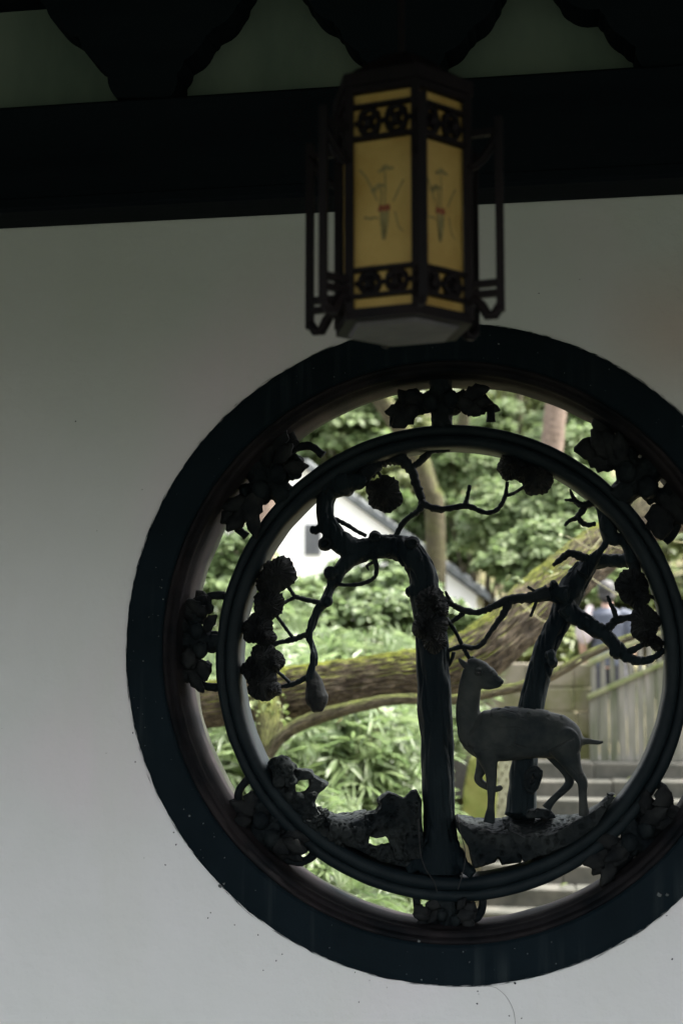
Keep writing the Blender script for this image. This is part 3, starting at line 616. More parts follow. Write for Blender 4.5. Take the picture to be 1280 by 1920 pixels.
dtube([(6, 330, 412, 38), (6, 352, 410, 44), (6, 385, 425, 46), (6, 415, 447, 38), (6, 440, 463, 27), (6, 462, 476, 20), (6, 474, 480, 14)], 18, 0, .75)
dtube([(6, 385, 470, 30), (6, 410, 484, 22), (6, 440, 489, 13), (6, 462, 488, 9)], 14, 0, .8)
dtube([(6, 335, 412, 14), (6, 312, 396, 15), (6, 296, 380, 11), (6, 285, 366, 5)], 12, -.012, .6)
dtube([(6, 350, 392, 12), (6, 348, 372, 12), (6, 340, 358, 6)], 12, .018, .7)
dtube([(6, 820, 738, 22), (6, 850, 735, 15), (6, 880, 738, 11), (6, 905, 741, 9), (6, 926, 738, 5)], 12, 0, .8)
dtube([(6, 405, 770, 58), (6, 418, 820, 42), (6, 428, 870, 27), (6, 431, 930, 21), (6, 430, 985, 18), (6, 428, 1030, 17), (6, 424, 1060, 22), (6, 420, 1093, 27)], 16, -.016, .95)
dtube([(6, 400, 800, 44), (6, 388, 850, 30), (6, 372, 885, 19), (6, 368, 908, 18), (6, 385, 926, 17), (6, 415, 943, 15), (6, 440, 952, 13), (6, 462, 948, 13), (6, 474, 940, 9)], 14, .016, .9)
dtube([(6, 745, 745, 74), (6, 770, 795, 55), (6, 790, 840, 39), (6, 812, 880, 27), (6, 832, 912, 24), (6, 834, 950, 19), (6, 836, 990, 18), (6, 838, 1020, 20), (6, 840, 1040, 22), (6, 842, 1062, 27)], 16, -.02, .95)
dtube([(6, 700, 760, 62), (6, 725, 805, 44), (6, 752, 850, 31), (6, 773, 890, 24), (6, 775, 925, 20), (6, 748, 958, 17), (6, 718, 985, 16), (6, 695, 1008, 17), (6, 680, 1028, 20), (6, 672, 1040, 24)], 16, .026, .95)
for x, y, rx, ry, rz, oy in ((400, 745, 62, 30, 74, -.026), (762, 745, 62, 30, 70, -.030), (470, 770, 60, 40, 40, -.012), (300, 690, 24, 30, 44, 0), (372, 418, 14, 16, 10, -.017), (362, 438, 20, 22, 22, -.004), (470, 470, 11, 12, 8, 0)):
    q = P(*K(6, x, y), YD+oy); k_ = S(YD)/2.37; ball(bm, q, rx*k_, ry*k_, rz*k_, 3)
me = remesh(bm, .0024, 3)
def deer_rel(p):
    d = noise.voronoi(p*22)[0]; back = max(0, noise.noise(p*9)-.05)
    return .0014*noise.noise(p*30)+(.0028*(1 if noise.noise(p*26)+.5*noise.noise(p*60) > .04 else 0)*sstep(.55, .8, (p.z-P(*K(6, 560, 720), YD).z)/.07) if p.z > P(*K(6, 560, 660), YD).z and p.x > P(*K(6, 430, 600), YD).x else 0)
displace(me, deer_rel); link('deer_body', me, 'deer_stucco', deer, True)
e = P(*K(6, 374, 430), YD); yy = e.y-46/2.37*S(YD)*.75*.93
bm = bmesh.new(); ball(bm, (e.x, yy-.0015, e.z), .0068, .004, .005, 2); from_bm('eye', bm, 'eye_dark', deer, True)
bm = bmesh.new(); tube(bm, [Vector((e.x+.0085*math.cos(t), yy-.001, e.z+.0062*math.sin(t))) for t in [2*PI*i/14 for i in range(15)]], [.0019]*15, 6); from_bm('eyelid', bm, 'deer_stucco', deer, True)

bm = bmesh.new(); q = [P(*K(6, x, y), YD) for x, y in ((476, 487), (460, 486), (440, 482), (425, 478))]; w_ = (4, 8, 11, 13)
tube(bm, [Vector((p.x, p.y-k*S(YD)/2.37*.72, p.z)) for p, k in zip(q, w_)], [.0012]*4, 6); from_bm('mouth', bm, 'eye_dark', deer)
bm = bmesh.new(); q = P(*K(6, 468, 474), YD); ball(bm, (q.x, q.y-.0055, q.z), .003, .003, .002, 2); from_bm('nostril', bm, 'eye_dark', deer)

# ================================================================== BEAM, BRACKETS, CORRIDOR
zb0 = P(640, 398, -.002).z; zb1 = P(640, 158, -.14).z
bm = bmesh.new(); box(bm, -13, 13, -.14, -.002, zb0, zb1, .008); box(bm, -13, 13, -.149, -.141, zb0+.004, zb0+.03, .003)
beam = tag(from_bm('timber_beam', bm, 'beam_timber'), 'broad near-black timber beam along the wall above the round window', 'beam')
BR = [([(50, -60), (85, 10), (95, 30), (108, 46), (125, 58), (150, 68), (155, 90), (170, 106), (186, 120), (200, 125), (203, 145), (212, 156), (218, 182)], [(318, 182), (334, 126), (345, 108), (362, 95), (382, 76), (388, 56), (410, 46), (432, 30), (447, 0), (470, -60)], 'dark stepped timber bracket on the beam at far left'),
      ([(545, -60), (578, 0), (590, 18), (605, 30), (633, 42), (640, 65), (655, 80), (672, 95), (685, 103), (690, 125), (696, 160)], [(808, 160), (820, 124), (835, 95), (850, 80), (870, 65), (893, 40), (915, 20), (932, -5), (950, -60)], 'dark stepped timber bracket on the beam behind the hanging lantern'),
      ([(1030, -60), (1060, 0), (1075, 10), (1100, 14), (1130, 14), (1138, 40), (1150, 55), (1166, 68), (1188, 75), (1196, 100), (1208, 128)], [(1310, 128), (1328, 80), (1352, 50), (1385, 30), (1410, 0), (1440, -60)], 'dark stepped timber bracket on the beam at far right')]
def scallop(pts, n):
    """cloud-head edge: n convex lobes with cusps between them"""
    L = [0.0]
    for a, b in zip(pts, pts[1:]): L.append(L[-1]+math.hypot(b[0]-a[0], b[1]-a[1]))
    def at(t):
        for i in range(len(pts)-1):
            if t <= L[i+1]+1e-9: u = (t-L[i])/(L[i+1]-L[i]); return (pts[i][0]+(pts[i+1][0]-pts[i][0])*u, pts[i][1]+(pts[i+1][1]-pts[i][1])*u)
        return pts[-1]
    cuts = [0]+[L[-1]*(i+.25*math.sin(i*2.7))/n for i in range(1, n)]+[L[-1]]; out = []
    for a, b in zip(cuts, cuts[1:]):
        p, q = at(a), at(b); dx, dy = q[0]-p[0], q[1]-p[1]
        for k in range(6):
            u = k/6; w = math.sin(PI*u)**.7*.125; out.append((p[0]+dx*u-dy*w, p[1]+dy*u+dx*w))
    return out+[pts[-1]]
for l, r_, lab in BR:
    pts = [(q.x, q.z) for q in (P(x, y, -.11) for x, y in scallop(l, 7)+scallop(r_, 7))]; bm = bmesh.new(); prism(bm, pts, pts, -.012, -.11)
    zb = zb1+.001; [setattr(v.co, 'z', max(v.co.z, zb)) for v in bm.verts if v.co.z < zb+.03]
    bmesh.ops.bevel(bm, geom=[e_ for e_ in bm.edges if abs(e_.verts[0].co.y-e_.verts[1].co.y) < .001], offset=.0015, segments=1, affect='EDGES')
    o = from_bm('timber_bracket', bm, 'beam_timber'); tag(o, lab, 'bracket', 'stepped brackets on the beam')
zt = P(640, -62, -.11).z
bm = bmesh.new(); box(bm, -13, 13, -.0095, -.003, zb1+.002, zt+.19); tag(from_bm('roof_shade_panel', bm, 'shade_toned_plaster'), 'added grey-green strip coloured as roof shade, between beam and purlin behind the brackets', 'shade panel')  # added panel: the roof's shade above the beam is put into its colour
bm = bmesh.new(); box(bm, -13, 13, -.16, -.004, zt, zt+.2, .006); tag(from_bm('timber_purlin', bm, 'beam_timber'), 'dark timber purlin carried by the stepped brackets', 'beam')
EAVE_Y, EAVE_Z = -4.7, 2.66
bm = bmesh.new(); prs = [(-.004, zt+.2), (-.004, zt+.32), (EAVE_Y, EAVE_Z+.12), (EAVE_Y, EAVE_Z)]
a_ = [bm.verts.new((-13, y, z)) for y, z in prs]; b_ = [bm.verts.new((13, y, z)) for y, z in prs]; bm.faces.new(a_); bm.faces.new(b_[::-1])
for i in range(4): bm.faces.new((a_[i], b_[i], b_[(i+1) % 4], a_[(i+1) % 4]))
o = from_bm('corridor_ceiling', bm, 'roof_timber', kind='structure')
bm = bmesh.new(); box(bm, -13, 13, -4.4, 0.0, -.12, 0.0); from_bm('corridor_floor', bm, 'paving', kind='structure')
bm = bmesh.new(); box(bm, -30, 30, -30, -4.402, -.35, -.12); from_bm('courtyard_ground', bm, 'dark_turf', kind='structure')

# ================================================================== LANTERN
YL = -1.35; lc = P(755, 620, YL); LX, LY = lc.x, YL; sl = S(YL); F0 = R(17.6)
def lz(py): return P(780, py, YL-.13).z
def hexp(r, i, z): a = F0+i*PI/3; return Vector((LX+r*math.sin(a), LY-r*math.cos(a), z))
lan = thing('palace_lantern', (LX, LY, lz(600)), 'hexagonal wooden palace lantern with painted yellow panels hanging before the wall', 'lantern')
RB_ = 132*sl; zbot, ztop = lz(564), lz(128)
def bar(a, b, w, name='frame_bar', mat='lantern_wood', d=None):
    bm = bmesh.new(); d_ = (b-a).normalized(); u = Vector((0, 0, 1)) if abs(d_.z) < .9 else Vector((1, 0, 0)); s = d_.cross(u).normalized(); t = s.cross(d_); d = d or w
    vv = [bm.verts.new(p+s*sx*w/2+t*tx*d/2) for p in (a, b) for sx, tx in ((-1, -1), (1, -1), (1, 1), (-1, 1))]
    for f in ((0, 1, 2, 3), (4, 7, 6, 5), (0, 4, 5, 1), (1, 5, 6, 2), (2, 6, 7, 3), (3, 7, 4, 0)): bm.faces.new([vv[i] for i in f])
    return bm
def add_bar(a, b, w, name, parent=lan, mat='lantern_wood', d=None): return from_bm(name, bar(a, b, w, d=d), mat, parent)
def plate(r0, z0, z1, name, mat, r1=None):
    bm = bmesh.new(); r1 = r1 or r0; lo = [bm.verts.new(hexp(r0, i, z0)) for i in range(6)]; hi = [bm.verts.new(hexp(r1, i, z1)) for i in range(6)]
    bm.faces.new(lo); bm.faces.new(hi[::-1])
    for i in range(6): bm.faces.new((lo[i], lo[(i+1) % 6], hi[(i+1) % 6], hi[i]))
    return from_bm(name, bm, mat, lan)
zr = [lz(y) for y in (564, 557, 536, 529, 486, 478, 232, 224, 170, 163, 141, 128)]
for i in range(6):
    add_bar(hexp(RB_, i, zbot), hexp(RB_, i, ztop), .0125, 'corner_post')
    a, b = hexp(RB_*.97, i, 0), hexp(RB_*.97, i+1, 0)
    def zz(p, z): return Vector((p.x, p.y, z))
    for lo, hi in ((0, 1), (2, 3), (4, 5), (6, 7), (8, 9), (10, 11)):
        zc = (zr[lo]+zr[hi])/2; add_bar(zz(a, zc), zz(b, zc), abs(zr[hi]-zr[lo]), 'rail', d=.014) if False else from_bm('rail', bar(zz(a, zc), zz(b, zc), .014, d=abs(zr[hi]-zr[lo])), 'lantern_wood', lan)
    ins = .93
    for lo, hi, nm in ((0, 11, 'silk_panel'),):
        bm = bmesh.new(); p0, p1 = hexp(RB_*ins, i, 0), hexp(RB_*ins, i+1, 0)
        bm.faces.new([bm.verts.new(v) for v in (zz(p0, zr[lo]), zz(p1, zr[lo]), zz(p1, zr[hi]), zz(p0, zr[hi]))]); pan = from_bm('silk_panel', bm, 'lantern_silk', lan)
    d_ = (b-a); wlen = d_.length; d_.normalize(); out = Vector((d_.y, -d_.x, 0))
    if out.dot(a-Vector((LX, LY, 0))) < 0: out = -out
    ci = (a+b)/2
    for zlo, zhi in ((zr[3], zr[4]), (zr[7], zr[8])):              # fretwork bands of two rosettes
        zm = (zlo+zhi)/2; hh = (zhi-zlo)/2; bm = bmesh.new()
        for sx in (-1, 1):
            cc = ci+d_*(sx*wlen*.21); cc.z = zm
            def W(u, v): return cc+d_*u+Vector((0, 0, v))
            hw = wlen*.17
            tube(bm, [W(hw*.9*math.cos(t), hh*.9*math.sin(t)) for t in [2*PI*k/12 for k in range(13)]], [.0042]*13, 6)
            for t in (0.25, .75, 1.25, 1.75): tube(bm, [W(hw*.25*math.cos(t*PI), hh*.25*math.sin(t*PI)), W(hw*1.1*math.cos(t*PI), hh*1.1*math.sin(t*PI))], [.005, .004], 6)
            tube(bm, [W(-hw*.3, 0), W(hw*.3, 0)], [.011, .011], 8)
            for t in range(4):
                u0 = (t+.0)*PI/2; tube(bm, [W(hw*.95*math.cos(u0), hh*.95*math.sin(u0)), W(hw*1.3*math.cos(u0), hh*1.2*math.sin(u0))], [.004, .004], 6)
        from_bm('fretwork', bm, 'lantern_wood', lan)
    # painted motif on the tall panel: reeds, a blossom spray and a red-banded vase
    pc = (hexp(RB_*ins, i, 0)+hexp(RB_*ins, i+1, 0))/2+out*.0012; ph = lambda f: zr[5]+(zr[6]-zr[5])*f
    def Q(u, f): q = pc+d_*(u*wlen*.5); q.z = ph(f); return q
    sgn = 1 if d_.dot(RIGHT) > 0 else -1
    ink = bmesh.new(); red = bmesh.new()
    def stroke(bmx, pts, w):
        L = [Q(sgn*u, f) for u, f in pts]
        for q0_, q1_ in zip(L, L[1:]):
            t = (q1_-q0_).normalized(); s = t.cross(out)*w; bmx.faces.new([bmx.verts.new(v) for v in (q0_-s, q0_+s, q1_+s*.8, q1_-s*.8)])
    stroke(ink, [(-.10, .44), (-.08, .35), (-.05, .28), (-.02, .21)], .0016); stroke(ink, [(.14, .44), (.12, .35), (.08, .28), (.02, .21)], .0016)
    for k in range(5): stroke(ink, [(-.05+.035*k, .43), (-.035+.025*k, .32), (-.01+.008*k, .22)], .0011)
    stroke(ink, [(-.75, .78), (-.55, .72), (-.38, .63), (-.2, .52)], .0014); stroke(ink, [(.62, .66), (.45, .58), (.3, .5)], .0013)
    stroke(ink, [(.03, .48), (.06, .6), (.05, .74)], .0012); stroke(ink, [(-.10, .48), (-.05, .58), (-.1, .62)], .0014)
    for u, f in ((.0, .76), (.12, .765), (-.08, .75), (.22, .76), (.06, .78), (-.24, .62), (-.14, .64), (-.3, .6), (-.05, .63)): stroke(ink, [(u-.09, f-.006), (u, f+.008), (u+.09, f-.004)], .0022)
    stroke(ink, [(-.6, .40), (-.42, .385), (-.25, .39)], .0018); stroke(ink, [(-.25, .39), (-.15, .375)], .0012); stroke(ink, [(.35, .42), (.45, .3), (.6, .26)], .001)
    stroke(red, [(-.16, .462), (0, .45), (.2, .462)], .0052)
    from_bm('ink_drawing', ink, 'ink_grey', pan); from_bm('red_band', red, 'ink_red', pan)
RO_ = 194*sl
for i in range(6):                                                   # hanging outer posts with brackets
    z0, z1 = lz(556), lz(178)
    add_bar(hexp(RO_, i, z0), hexp(RO_, i, z1), .012, 'outer_post')
    for zc in (lz(520), lz(500), lz(205)): add_bar(hexp(RB_, i, zc), hexp(RO_, i, zc), .010, 'arm')
    q = [hexp(RB_+(RO_-RB_)*t, i, lz(540)+.012*math.sin(t*7)-.012*t) for t in (0, .2, .4, .6, .8, 1)]; bm = bmesh.new(); tube(bm, q, [.008]*6, 6, flat=1); from_bm('scroll', bm, 'lantern_wood', lan, True)
    q = [hexp(RB_+(RO_-RB_)*t, i, lz(270)+.05*t*t) for t in (0, .25, .5, .75, 1)]; bm = bmesh.new(); tube(bm, q, [.007]*5, 6); from_bm('scroll', bm, 'lantern_wood', lan, True)
plate(RB_*1.05, zbot-.010, zbot, 'base_frame', 'lantern_wood')
plate(RB_*.82, zbot-.015, zbot-.0105, 'base_plate', 'lantern_plate', RB_*.86)
plate(RB_*1.1, ztop, ztop+.02, 'top_frame', 'lantern_wood'); plate(RB_*1.05, ztop+.02, ztop+.07, 'canopy', 'lantern_wood', RB_*.35)
zc = zt+.2+(EAVE_Z-zt-.2)*(LY/EAVE_Y)
bm = bmesh.new(); tube(bm, [Vector((LX, LY, ztop+.06)), Vector((LX, LY, zc))], [.005, .005], 8); from_bm('hanging_rod', bm, 'lantern_wood', lan)

# ================================================================== GARDEN GROUND
def sstep(a, b, x): t = min(1, max(0, (x-a)/(b-a))); return t*t*(3-2*t)
def ground_z(x, y):
    left = -.5+max(0, y-4.5)*.165
    if y > 20: left = -.5+15.5*.165+(y-20)*.06
    if y > 27: left = -.5+15.5*.165+7*.06+(y-27)*.52
    right = -.62 if y < 10.6 else -.62+(y-10.6)*.9
    right = min(right, max(left, .62)) if y > 10.6 else -.62
    w = sstep(-1.5, -1.0, x); z = left*(1-w)+right*w
    return z+.10*noise.noise(Vector((x*.5, y*.5, 0)))*sstep(3, 6, y)*(1-w if y < 14 else 1)
xs = np.arange(-26, 26.1, .4); ys = np.concatenate([np.arange(.26, 16, .3), np.arange(16, 62, .8)])
V = [(x, y, ground_z(x, y)) for y in ys for x in xs]; nx = len(xs)
F = [(j*nx+i, j*nx+i+1, (j+1)*nx+i+1, (j+1)*nx+i) for j in range(len(ys)-1) for i in range(nx-1)]
link('garden_ground', npmesh('garden_ground', V, F), 'ground_soil', None, True, 'structure')

# ------------------------------------------------------------------ stairs
st_o = P(913, 1697, 8.5)
stairs = thing('stone_stairs', (.4, 8.4, -.5), 'worn grey stone garden steps rising right of the mossy kerb', 'stairs')
XL = -.78
for i in range(10):
    y0 = 10.6-.3*i; z1 = .687-.154*i; x = XL+(.22 if i < 4 else 0)
    while x < 2.2:
        w = random.uniform(.55, 1.2); bm = bmesh.new(); box(bm, x+.002, x+w-.002, y0+random.uniform(-.006, .006), y0+.36, z1-.17, z1+random.uniform(-.005, .005), .012, .003)
        from_bm('step_stone', bm, 'step_stone_grey', stairs); x += w
bm = bmesh.new(); box(bm, -1.2, 6, 10.9, 14.0, .3, .68); from_bm('landing', bm, 'paving', kind='structure')
# fallen leaves on the steps
for k, (i, x, lab) in enumerate(((1, .52, 'pale fallen leaf on a step, right of the hind leg of the deer'), (2, .34, 'pale fallen leaf on the step behind the rear hoof of the deer'), (6, -.1, 'pale fallen leaf on a lower step under the inner ring'))):
    y = 10.6-.3*i+.06; z = .687-.154*i+.012; bm = bmesh.new()
    leaf_blade(bm, (x, y, z), (.8, -.5+.4*k, .1), (0, 0, 1), .07, .024, .002, .5, k, 4); tag(from_bm('fallen_leaf', bm, 'sprout_leaf'), lab, 'leaf', 'fallen leaves on the steps')
# mossy slab and stacked tile panel left of the steps
def ppoly(bm, pts, Y0, Y1):
    o = [(q.x, q.z) for q in (P(x, y, Y0) for x, y in pts)]; prism(bm, o, o, Y1, Y0)
bm = bmesh.new(); ppoly(bm, [(862, 1560), (868, 1475), (880, 1425), (900, 1410), (930, 1405), (930, 1560)], 9.2, 9.5)
me = remesh(bm, .02, 2); displace(me, lambda p: .02*noise.noise(p*5)+.008*noise.noise(p*18)); tag(link('mossy_slab', me, 'mossy_stone', None, True), 'yellow-green mossy stone slab left of the stacked tile panel', 'stone slab')
til = thing('tile_panel', P(948, 1545, 9.3), 'pale openwork panel of stacked curved roof tiles beside the steps', 'tile panel')
a_, b_ = P(926, 1548, 9.3), P(972, 1400, 9.3); tw = 15.5*S(9.3); th_ = 12.2*S(9.3); proto = None
row = 0; z = a_.z
while z < b_.z:
    x = a_.x+(tw/2 if row % 2 else 0)-tw
    while x < b_.x+tw*.5:
        if proto is None:
            bm = bmesh.new(); g = [bm.verts.new((tw*.46*math.cos(t), yy_, th_*(.08+.62*math.sin(t)))) for yy_ in (0, .07) for t in [PI*k/6 for k in range(7)]]; bt = [bm.verts.new((sx*tw*.46, yy_, -th_*.36)) for yy_ in (0, .07) for sx in (1, -1)]
            bm.faces.new(g[:7]+[bt[1], bt[0]]); bm.faces.new((g[7:]+[bt[3], bt[2]])[::-1])
            fr = [bt[0]]+g[:7]+[bt[1]]; bk = [bt[2]]+g[7:]+[bt[3]]
            for k in range(9): bm.faces.new((fr[k], fr[(k+1) % 9], bk[(k+1) % 9], bk[k]))
            bmesh.ops.recalc_face_normals(bm, faces=bm.faces[:]); proto = bpy.data.meshes.new('roof_tile'); bm.to_mesh(proto); bm.free(); proto.materials.append(MAT['tile_pale'])
        o = bpy.data.objects.new('roof_tile', proto); COL.objects.link(o); o.parent = til; o.location = Vector((x, 9.3+random.uniform(-.008, .008), z+th_*.3))-Vector(til.location); x += tw
    row += 1; z += th_
bm = bmesh.new(); box(bm, a_.x-.02, b_.x+.0, 9.34, 9.5, a_.z-.05, b_.z); from_bm('backing', bm, 'wall_stone', til)
bm = bmesh.new(); q0, q1 = P(722, 1745, 7.9), P(832, 1672, 7.9); box(bm, q0.x, q1.x-.06, 7.8, 8.25, -.75, q1.z, .012, .006)
kb = tag(from_bm('kerb_block', bm, 'kerb_stone'), 'squat mossy kerb stone beside the foot of the steps', 'stone block')
bm = bmesh.new(); box(bm, q1.x-.055, q1.x+.01, 7.76, 8.3, -.75, q1.z-.01, .01, .006); tag(from_bm('kerb_stone', bm, 'tile_pale'), 'narrow pale upright stone against the right of the squat mossy kerb stone', 'stone block')
# stone wall at the head of the stairs
sw = thing('stone_wall', P(1015, 1424, 11.0), 'low mossy yellow-grey block wall behind the deer, at the head of the steps', 'wall')
z0 = P(1015, 1428, 11.0).z; z1 = P(1015, 1243, 11.0).z; x0, x1 = P(850, 1300, 11.0).x, P(1112, 1300, 11.0).x; nz = 4; hz = (z1-z0)/nz
for r_ in range(nz):
    x = x0-random.uniform(0, .3)
    while x < x1:
        w = min(random.uniform(.28, .6), x1-x+.001)
        if w > .05: bm = bmesh.new(); box(bm, x+.004, x+w-.004, 11.0+random.uniform(-.012, .012), 11.3, z0+r_*hz+.003, z0+(r_+1)*hz-.003, .012, .006); from_bm('stone', bm, 'wall_stone', sw)
        x += w
# weathered railing climbing to the right
rl = thing('wooden_railing', P(1190, 1424, 11.0), 'weathered grey plank railing with slanting mossy rails right of the steps', 'railing')
YF = 10.85
def rail_line(y0_, y1_): return lambda px: y0_+(y1_-y0_)*(px-1105)/(1243-1105)
low = rail_line(1306, 1243); top = rail_line(1243, 1182)
def bar3(a, b, w, h, d):
    bm = bmesh.new(); vv = []
    for p in (a, b):
        for dy, dz in ((-d/2, -h/2), (d/2, -h/2), (d/2, h/2), (-d/2, h/2)): vv.append(bm.verts.new(p+Vector((0, dy, dz))))
    for f in ((0, 1, 2, 3), (4, 7, 6, 5), (0, 4, 5, 1), (1, 5, 6, 2), (2, 6, 7, 3), (3, 7, 4, 0)): bm.faces.new([vv[i] for i in f])
    bmesh.ops.bevel(bm, geom=bm.edges[:], offset=.008, segments=1, affect='EDGES'); return bm
for ln, nm, h in ((low, 'lower_rail', .052), (top, 'top_rail', .06)): from_bm(nm, bar3(P(1100, ln(1100), YF), P(1420, ln(1420), YF), 0, h, .12), 'mossy_rail', rl)
px = 1106
while px < 1415:
    w = random.uniform(15, 21); bm = bmesh.new(); a, b = P(px+.4, 1428, YF), P(px+w-.6, 1428, YF); q, q2 = P(px, low(px)+3, YF), P(px+w, low(px+w)+3, YF); dy = random.uniform(-.01, .01)
    o_ = [(a.x, a.z), (b.x, b.z), (b.x, q2.z), (a.x, q.z)]; prism(bm, o_, o_, YF+.04+dy, YF-.01+dy); bmesh.ops.bevel(bm, geom=bm.edges[:], offset=.005, segments=1, affect='EDGES'); from_bm('plank', bm, 'weathered_wood', rl); px += w
px = 1108
while px < 1415:
    a, b = P(px, low(px)-2, YF), P(px+8.5, top(px)+4, YF); bm = bmesh.new(); box(bm, a.x, b.x, YF-.02, YF+.03, a.z-.01, b.z+.01, .006); from_bm('baluster', bm, 'weathered_wood', rl); px += 17.5

# ================================================================== WHITE HOUSE
YH = 22.0
hs_ = thing('white_house', P(640, 1100, YH), 'white gabled house with dark tiled roof edge behind the carved trunk', 'house')
ap = P(560, 868, YH); er_ = P(905, 1118, YH); el = Vector((2*ap.x-er_.x, YH, er_.z))
bm = bmesh.new(); bz = 1.6
o_ = [(el.x+.3, bz), (er_.x-.3, bz), (er_.x-.1, er_.z+.02), (ap.x, ap.z-.02), (el.x+.1, el.z+.02)]; prism(bm, o_, o_, YH+7, YH); from_bm('wall', bm, 'house_white', hs_)
for e_ in (er_, el):
    bm = bmesh.new(); d = (e_-ap).normalized(); n_ = Vector((-d.z, 0, d.x)); n_ = n_ if n_.z > 0 else -n_
    o_ = [(ap.x, ap.z), (e_.x+d.x*.15, e_.z+d.z*.15), (e_.x+d.x*.15+n_.x*.1, e_.z+d.z*.15+n_.z*.1), (ap.x, ap.z+.12)]; prism(bm, o_, o_, YH+7.2, YH-.22); rf = from_bm('roof', bm, 'house_tile', hs_)
    nT = 14
    for k in range(nT):                                             # verge tiles along the gable edge
        p = ap+d*((e_-ap).length*(k+.5)/nT)+n_*.10; bm = bmesh.new(); tube(bm, [Vector((p.x, YH-.26, p.z)), Vector((p.x, YH+7.2, p.z))], [.05, .05], 8); from_bm('tile_row', bm, 'house_tile', rf)
wq0, wq1 = P(571, 1041, YH-.02), P(600, 983, YH-.02)
wd = thing('window_louvre', (0, 0, 0), None, None); wd.parent = hs_; wd.matrix_parent_inverse = Matrix.Translation(-Vector(hs_.location))
bpy.data.objects.remove(wd)
bm = bmesh.new(); box(bm, wq0.x, wq1.x, YH-.03, YH+.05, wq0.z, wq1.z); wf = from_bm('louvred_window', bm, 'louvre_grey', hs_)
for k in range(7):
    z = wq0.z+(wq1.z-wq0.z)*(k+.5)/7; bm = bmesh.new(); box(bm, wq0.x+.01, wq1.x-.01, YH-.06, YH-.032, z-.018, z+.018); from_bm('slat', bm, 'louvre_grey', wf)

# ================================================================== TRUNKS
def bark_tube(pts, rad, nseg=40, sub=14, amp=.10, seed=0, fa=7, fl=3.0, knots=()):
    p, r_ = spline(pts, rad, sub); m = len(p); V = []; nrm = None; s_acc = 0
    up = Vector((0, 0, 1)); t0 = (p[1]-p[0]).normalized(); nrm = (up-t0*up.dot(t0)); nrm = nrm.normalized() if nrm.length > .1 else Vector((1, 0, 0))
    for i in range(m):
        t = (p[min(i+1, m-1)]-p[max(i-1, 0)]).normalized(); nrm = (nrm-t*nrm.dot(t)).normalized(); bi = t.cross(nrm)
        if i: s_acc += (p[i]-p[i-1]).length
        for k in range(nseg):
            a = 2*PI*k/nseg; ca, sa = math.cos(a), math.sin(a); w = .35*noise.noise(Vector((ca*1.5, sa*1.5, s_acc*2.2+seed)))
            ar = noise.noise(Vector((ca*fa+w*2, sa*fa, s_acc*fl+seed+w*3))); ridge = 1-abs(ar)*2.2
            f = 1+amp*(max(ridge, -.9)-.35)+.10*noise.noise(Vector((ca, sa, s_acc*.9+seed)))+amp*.5*noise.noise(Vector((ca*fa*2.3, sa*fa*2.3, s_acc*fl*3+seed)))
            V.append(p[i]+(nrm*ca+bi*sa)*(r_[i]*f))
    F = [(i*nseg+k, i*nseg+(k+1) % nseg, (i+1)*nseg+(k+1) % nseg, (i+1)*nseg+k) for i in range(m-1) for k in range(nseg)]
    V = [tuple(v) for v in V]; c0, c1 = len(V), len(V)+1; V += [tuple(p[0]), tuple(p[-1])]
    me = bpy.data.meshes.new('trunk'); FF = [tuple(f) for f in F]+[(k, (k+1) % nseg, c0) for k in range(nseg)]+[((m-1)*nseg+(k+1) % nseg, (m-1)*nseg+k, c1) for k in range(nseg)]
    SL = [0.0]
    for i in range(1, m): SL.append(SL[-1]+(p[i]-p[i-1]).length)
    me.from_pydata(V, [], FF); me.update(); bmx = bmesh.new(); bmx.from_mesh(me); bmesh.ops.recalc_face_normals(bmx, faces=bmx.faces[:]); uvl = bmx.loops.layers.uv.new('bark'); r0_ = r_[0]
    for f in bmx.faces:
        ks = [(l.vert.index//nseg, l.vert.index % nseg) for l in f.loops]; wrap = max(k for _, k in ks)-min(k for _, k in ks) > nseg//2
        for l, (i, k) in zip(f.loops, ks): l[uvl].uv = (((k+nseg if wrap and k < nseg//2 else k)/nseg)*2*PI*r0_*4.0+seed, SL[min(i, m-1)]*1.6)
    bmx.to_mesh(me); bmx.free(); return me
def ppath(pts): return [P(x, y, Y) for x, y, r, Y in pts], [r*S(Y) for x, y, r, Y in pts]
ft = thing('leaning_tree', P(330, 1335, 3.8), 'thick mossy leaning tree trunk crossing the whole round window', 'tree')
pp, rr = ppath([(230, 1352, 40, 3.7), (330, 1335, 40, 3.65), (420, 1318, 41, 3.6), (540, 1299, 45, 3.6), (640, 1284, 43, 3.6), (740, 1268, 42, 3.6), (830, 1256, 45, 3.65), (905, 1220, 47, 3.7), (975, 1160, 47, 3.8), (1050, 1092, 46, 3.95), (1120, 1034, 43, 4.1), (1190, 990, 36, 4.2), (1260, 965, 34, 4.3), (1340, 940, 30, 4.4)])
link('trunk', bark_tube(pp, rr, 170, 44, .15, 1.0, 12, 5.5), 'log_bark', ft, True)
pp, rr = ppath([(1130, 1040, 34, 4.12), (1195, 960, 30, 4.2), (1235, 880, 26, 4.35), (1290, 780, 24, 4.6), (1320, 650, 22, 4.9)]); link('limb', bark_tube(pp, rr, 60, 20, .13, 6.0, 8, 5), 'mossy_bark', ft, True)
pp, rr = ppath([(500, 1315, 30, 3.52), (505, 1350, 26, 3.42), (503, 1385, 22, 3.36), (500, 1410, 17, 3.32)]); link('stub', bark_tube(pp, rr, 40, 10, .12, 4, 6, 5), 'mossy_bark', ft, True)
c6 = lambda x, y: K(6, x, y); c5 = lambda x, y: K(5, x, y)
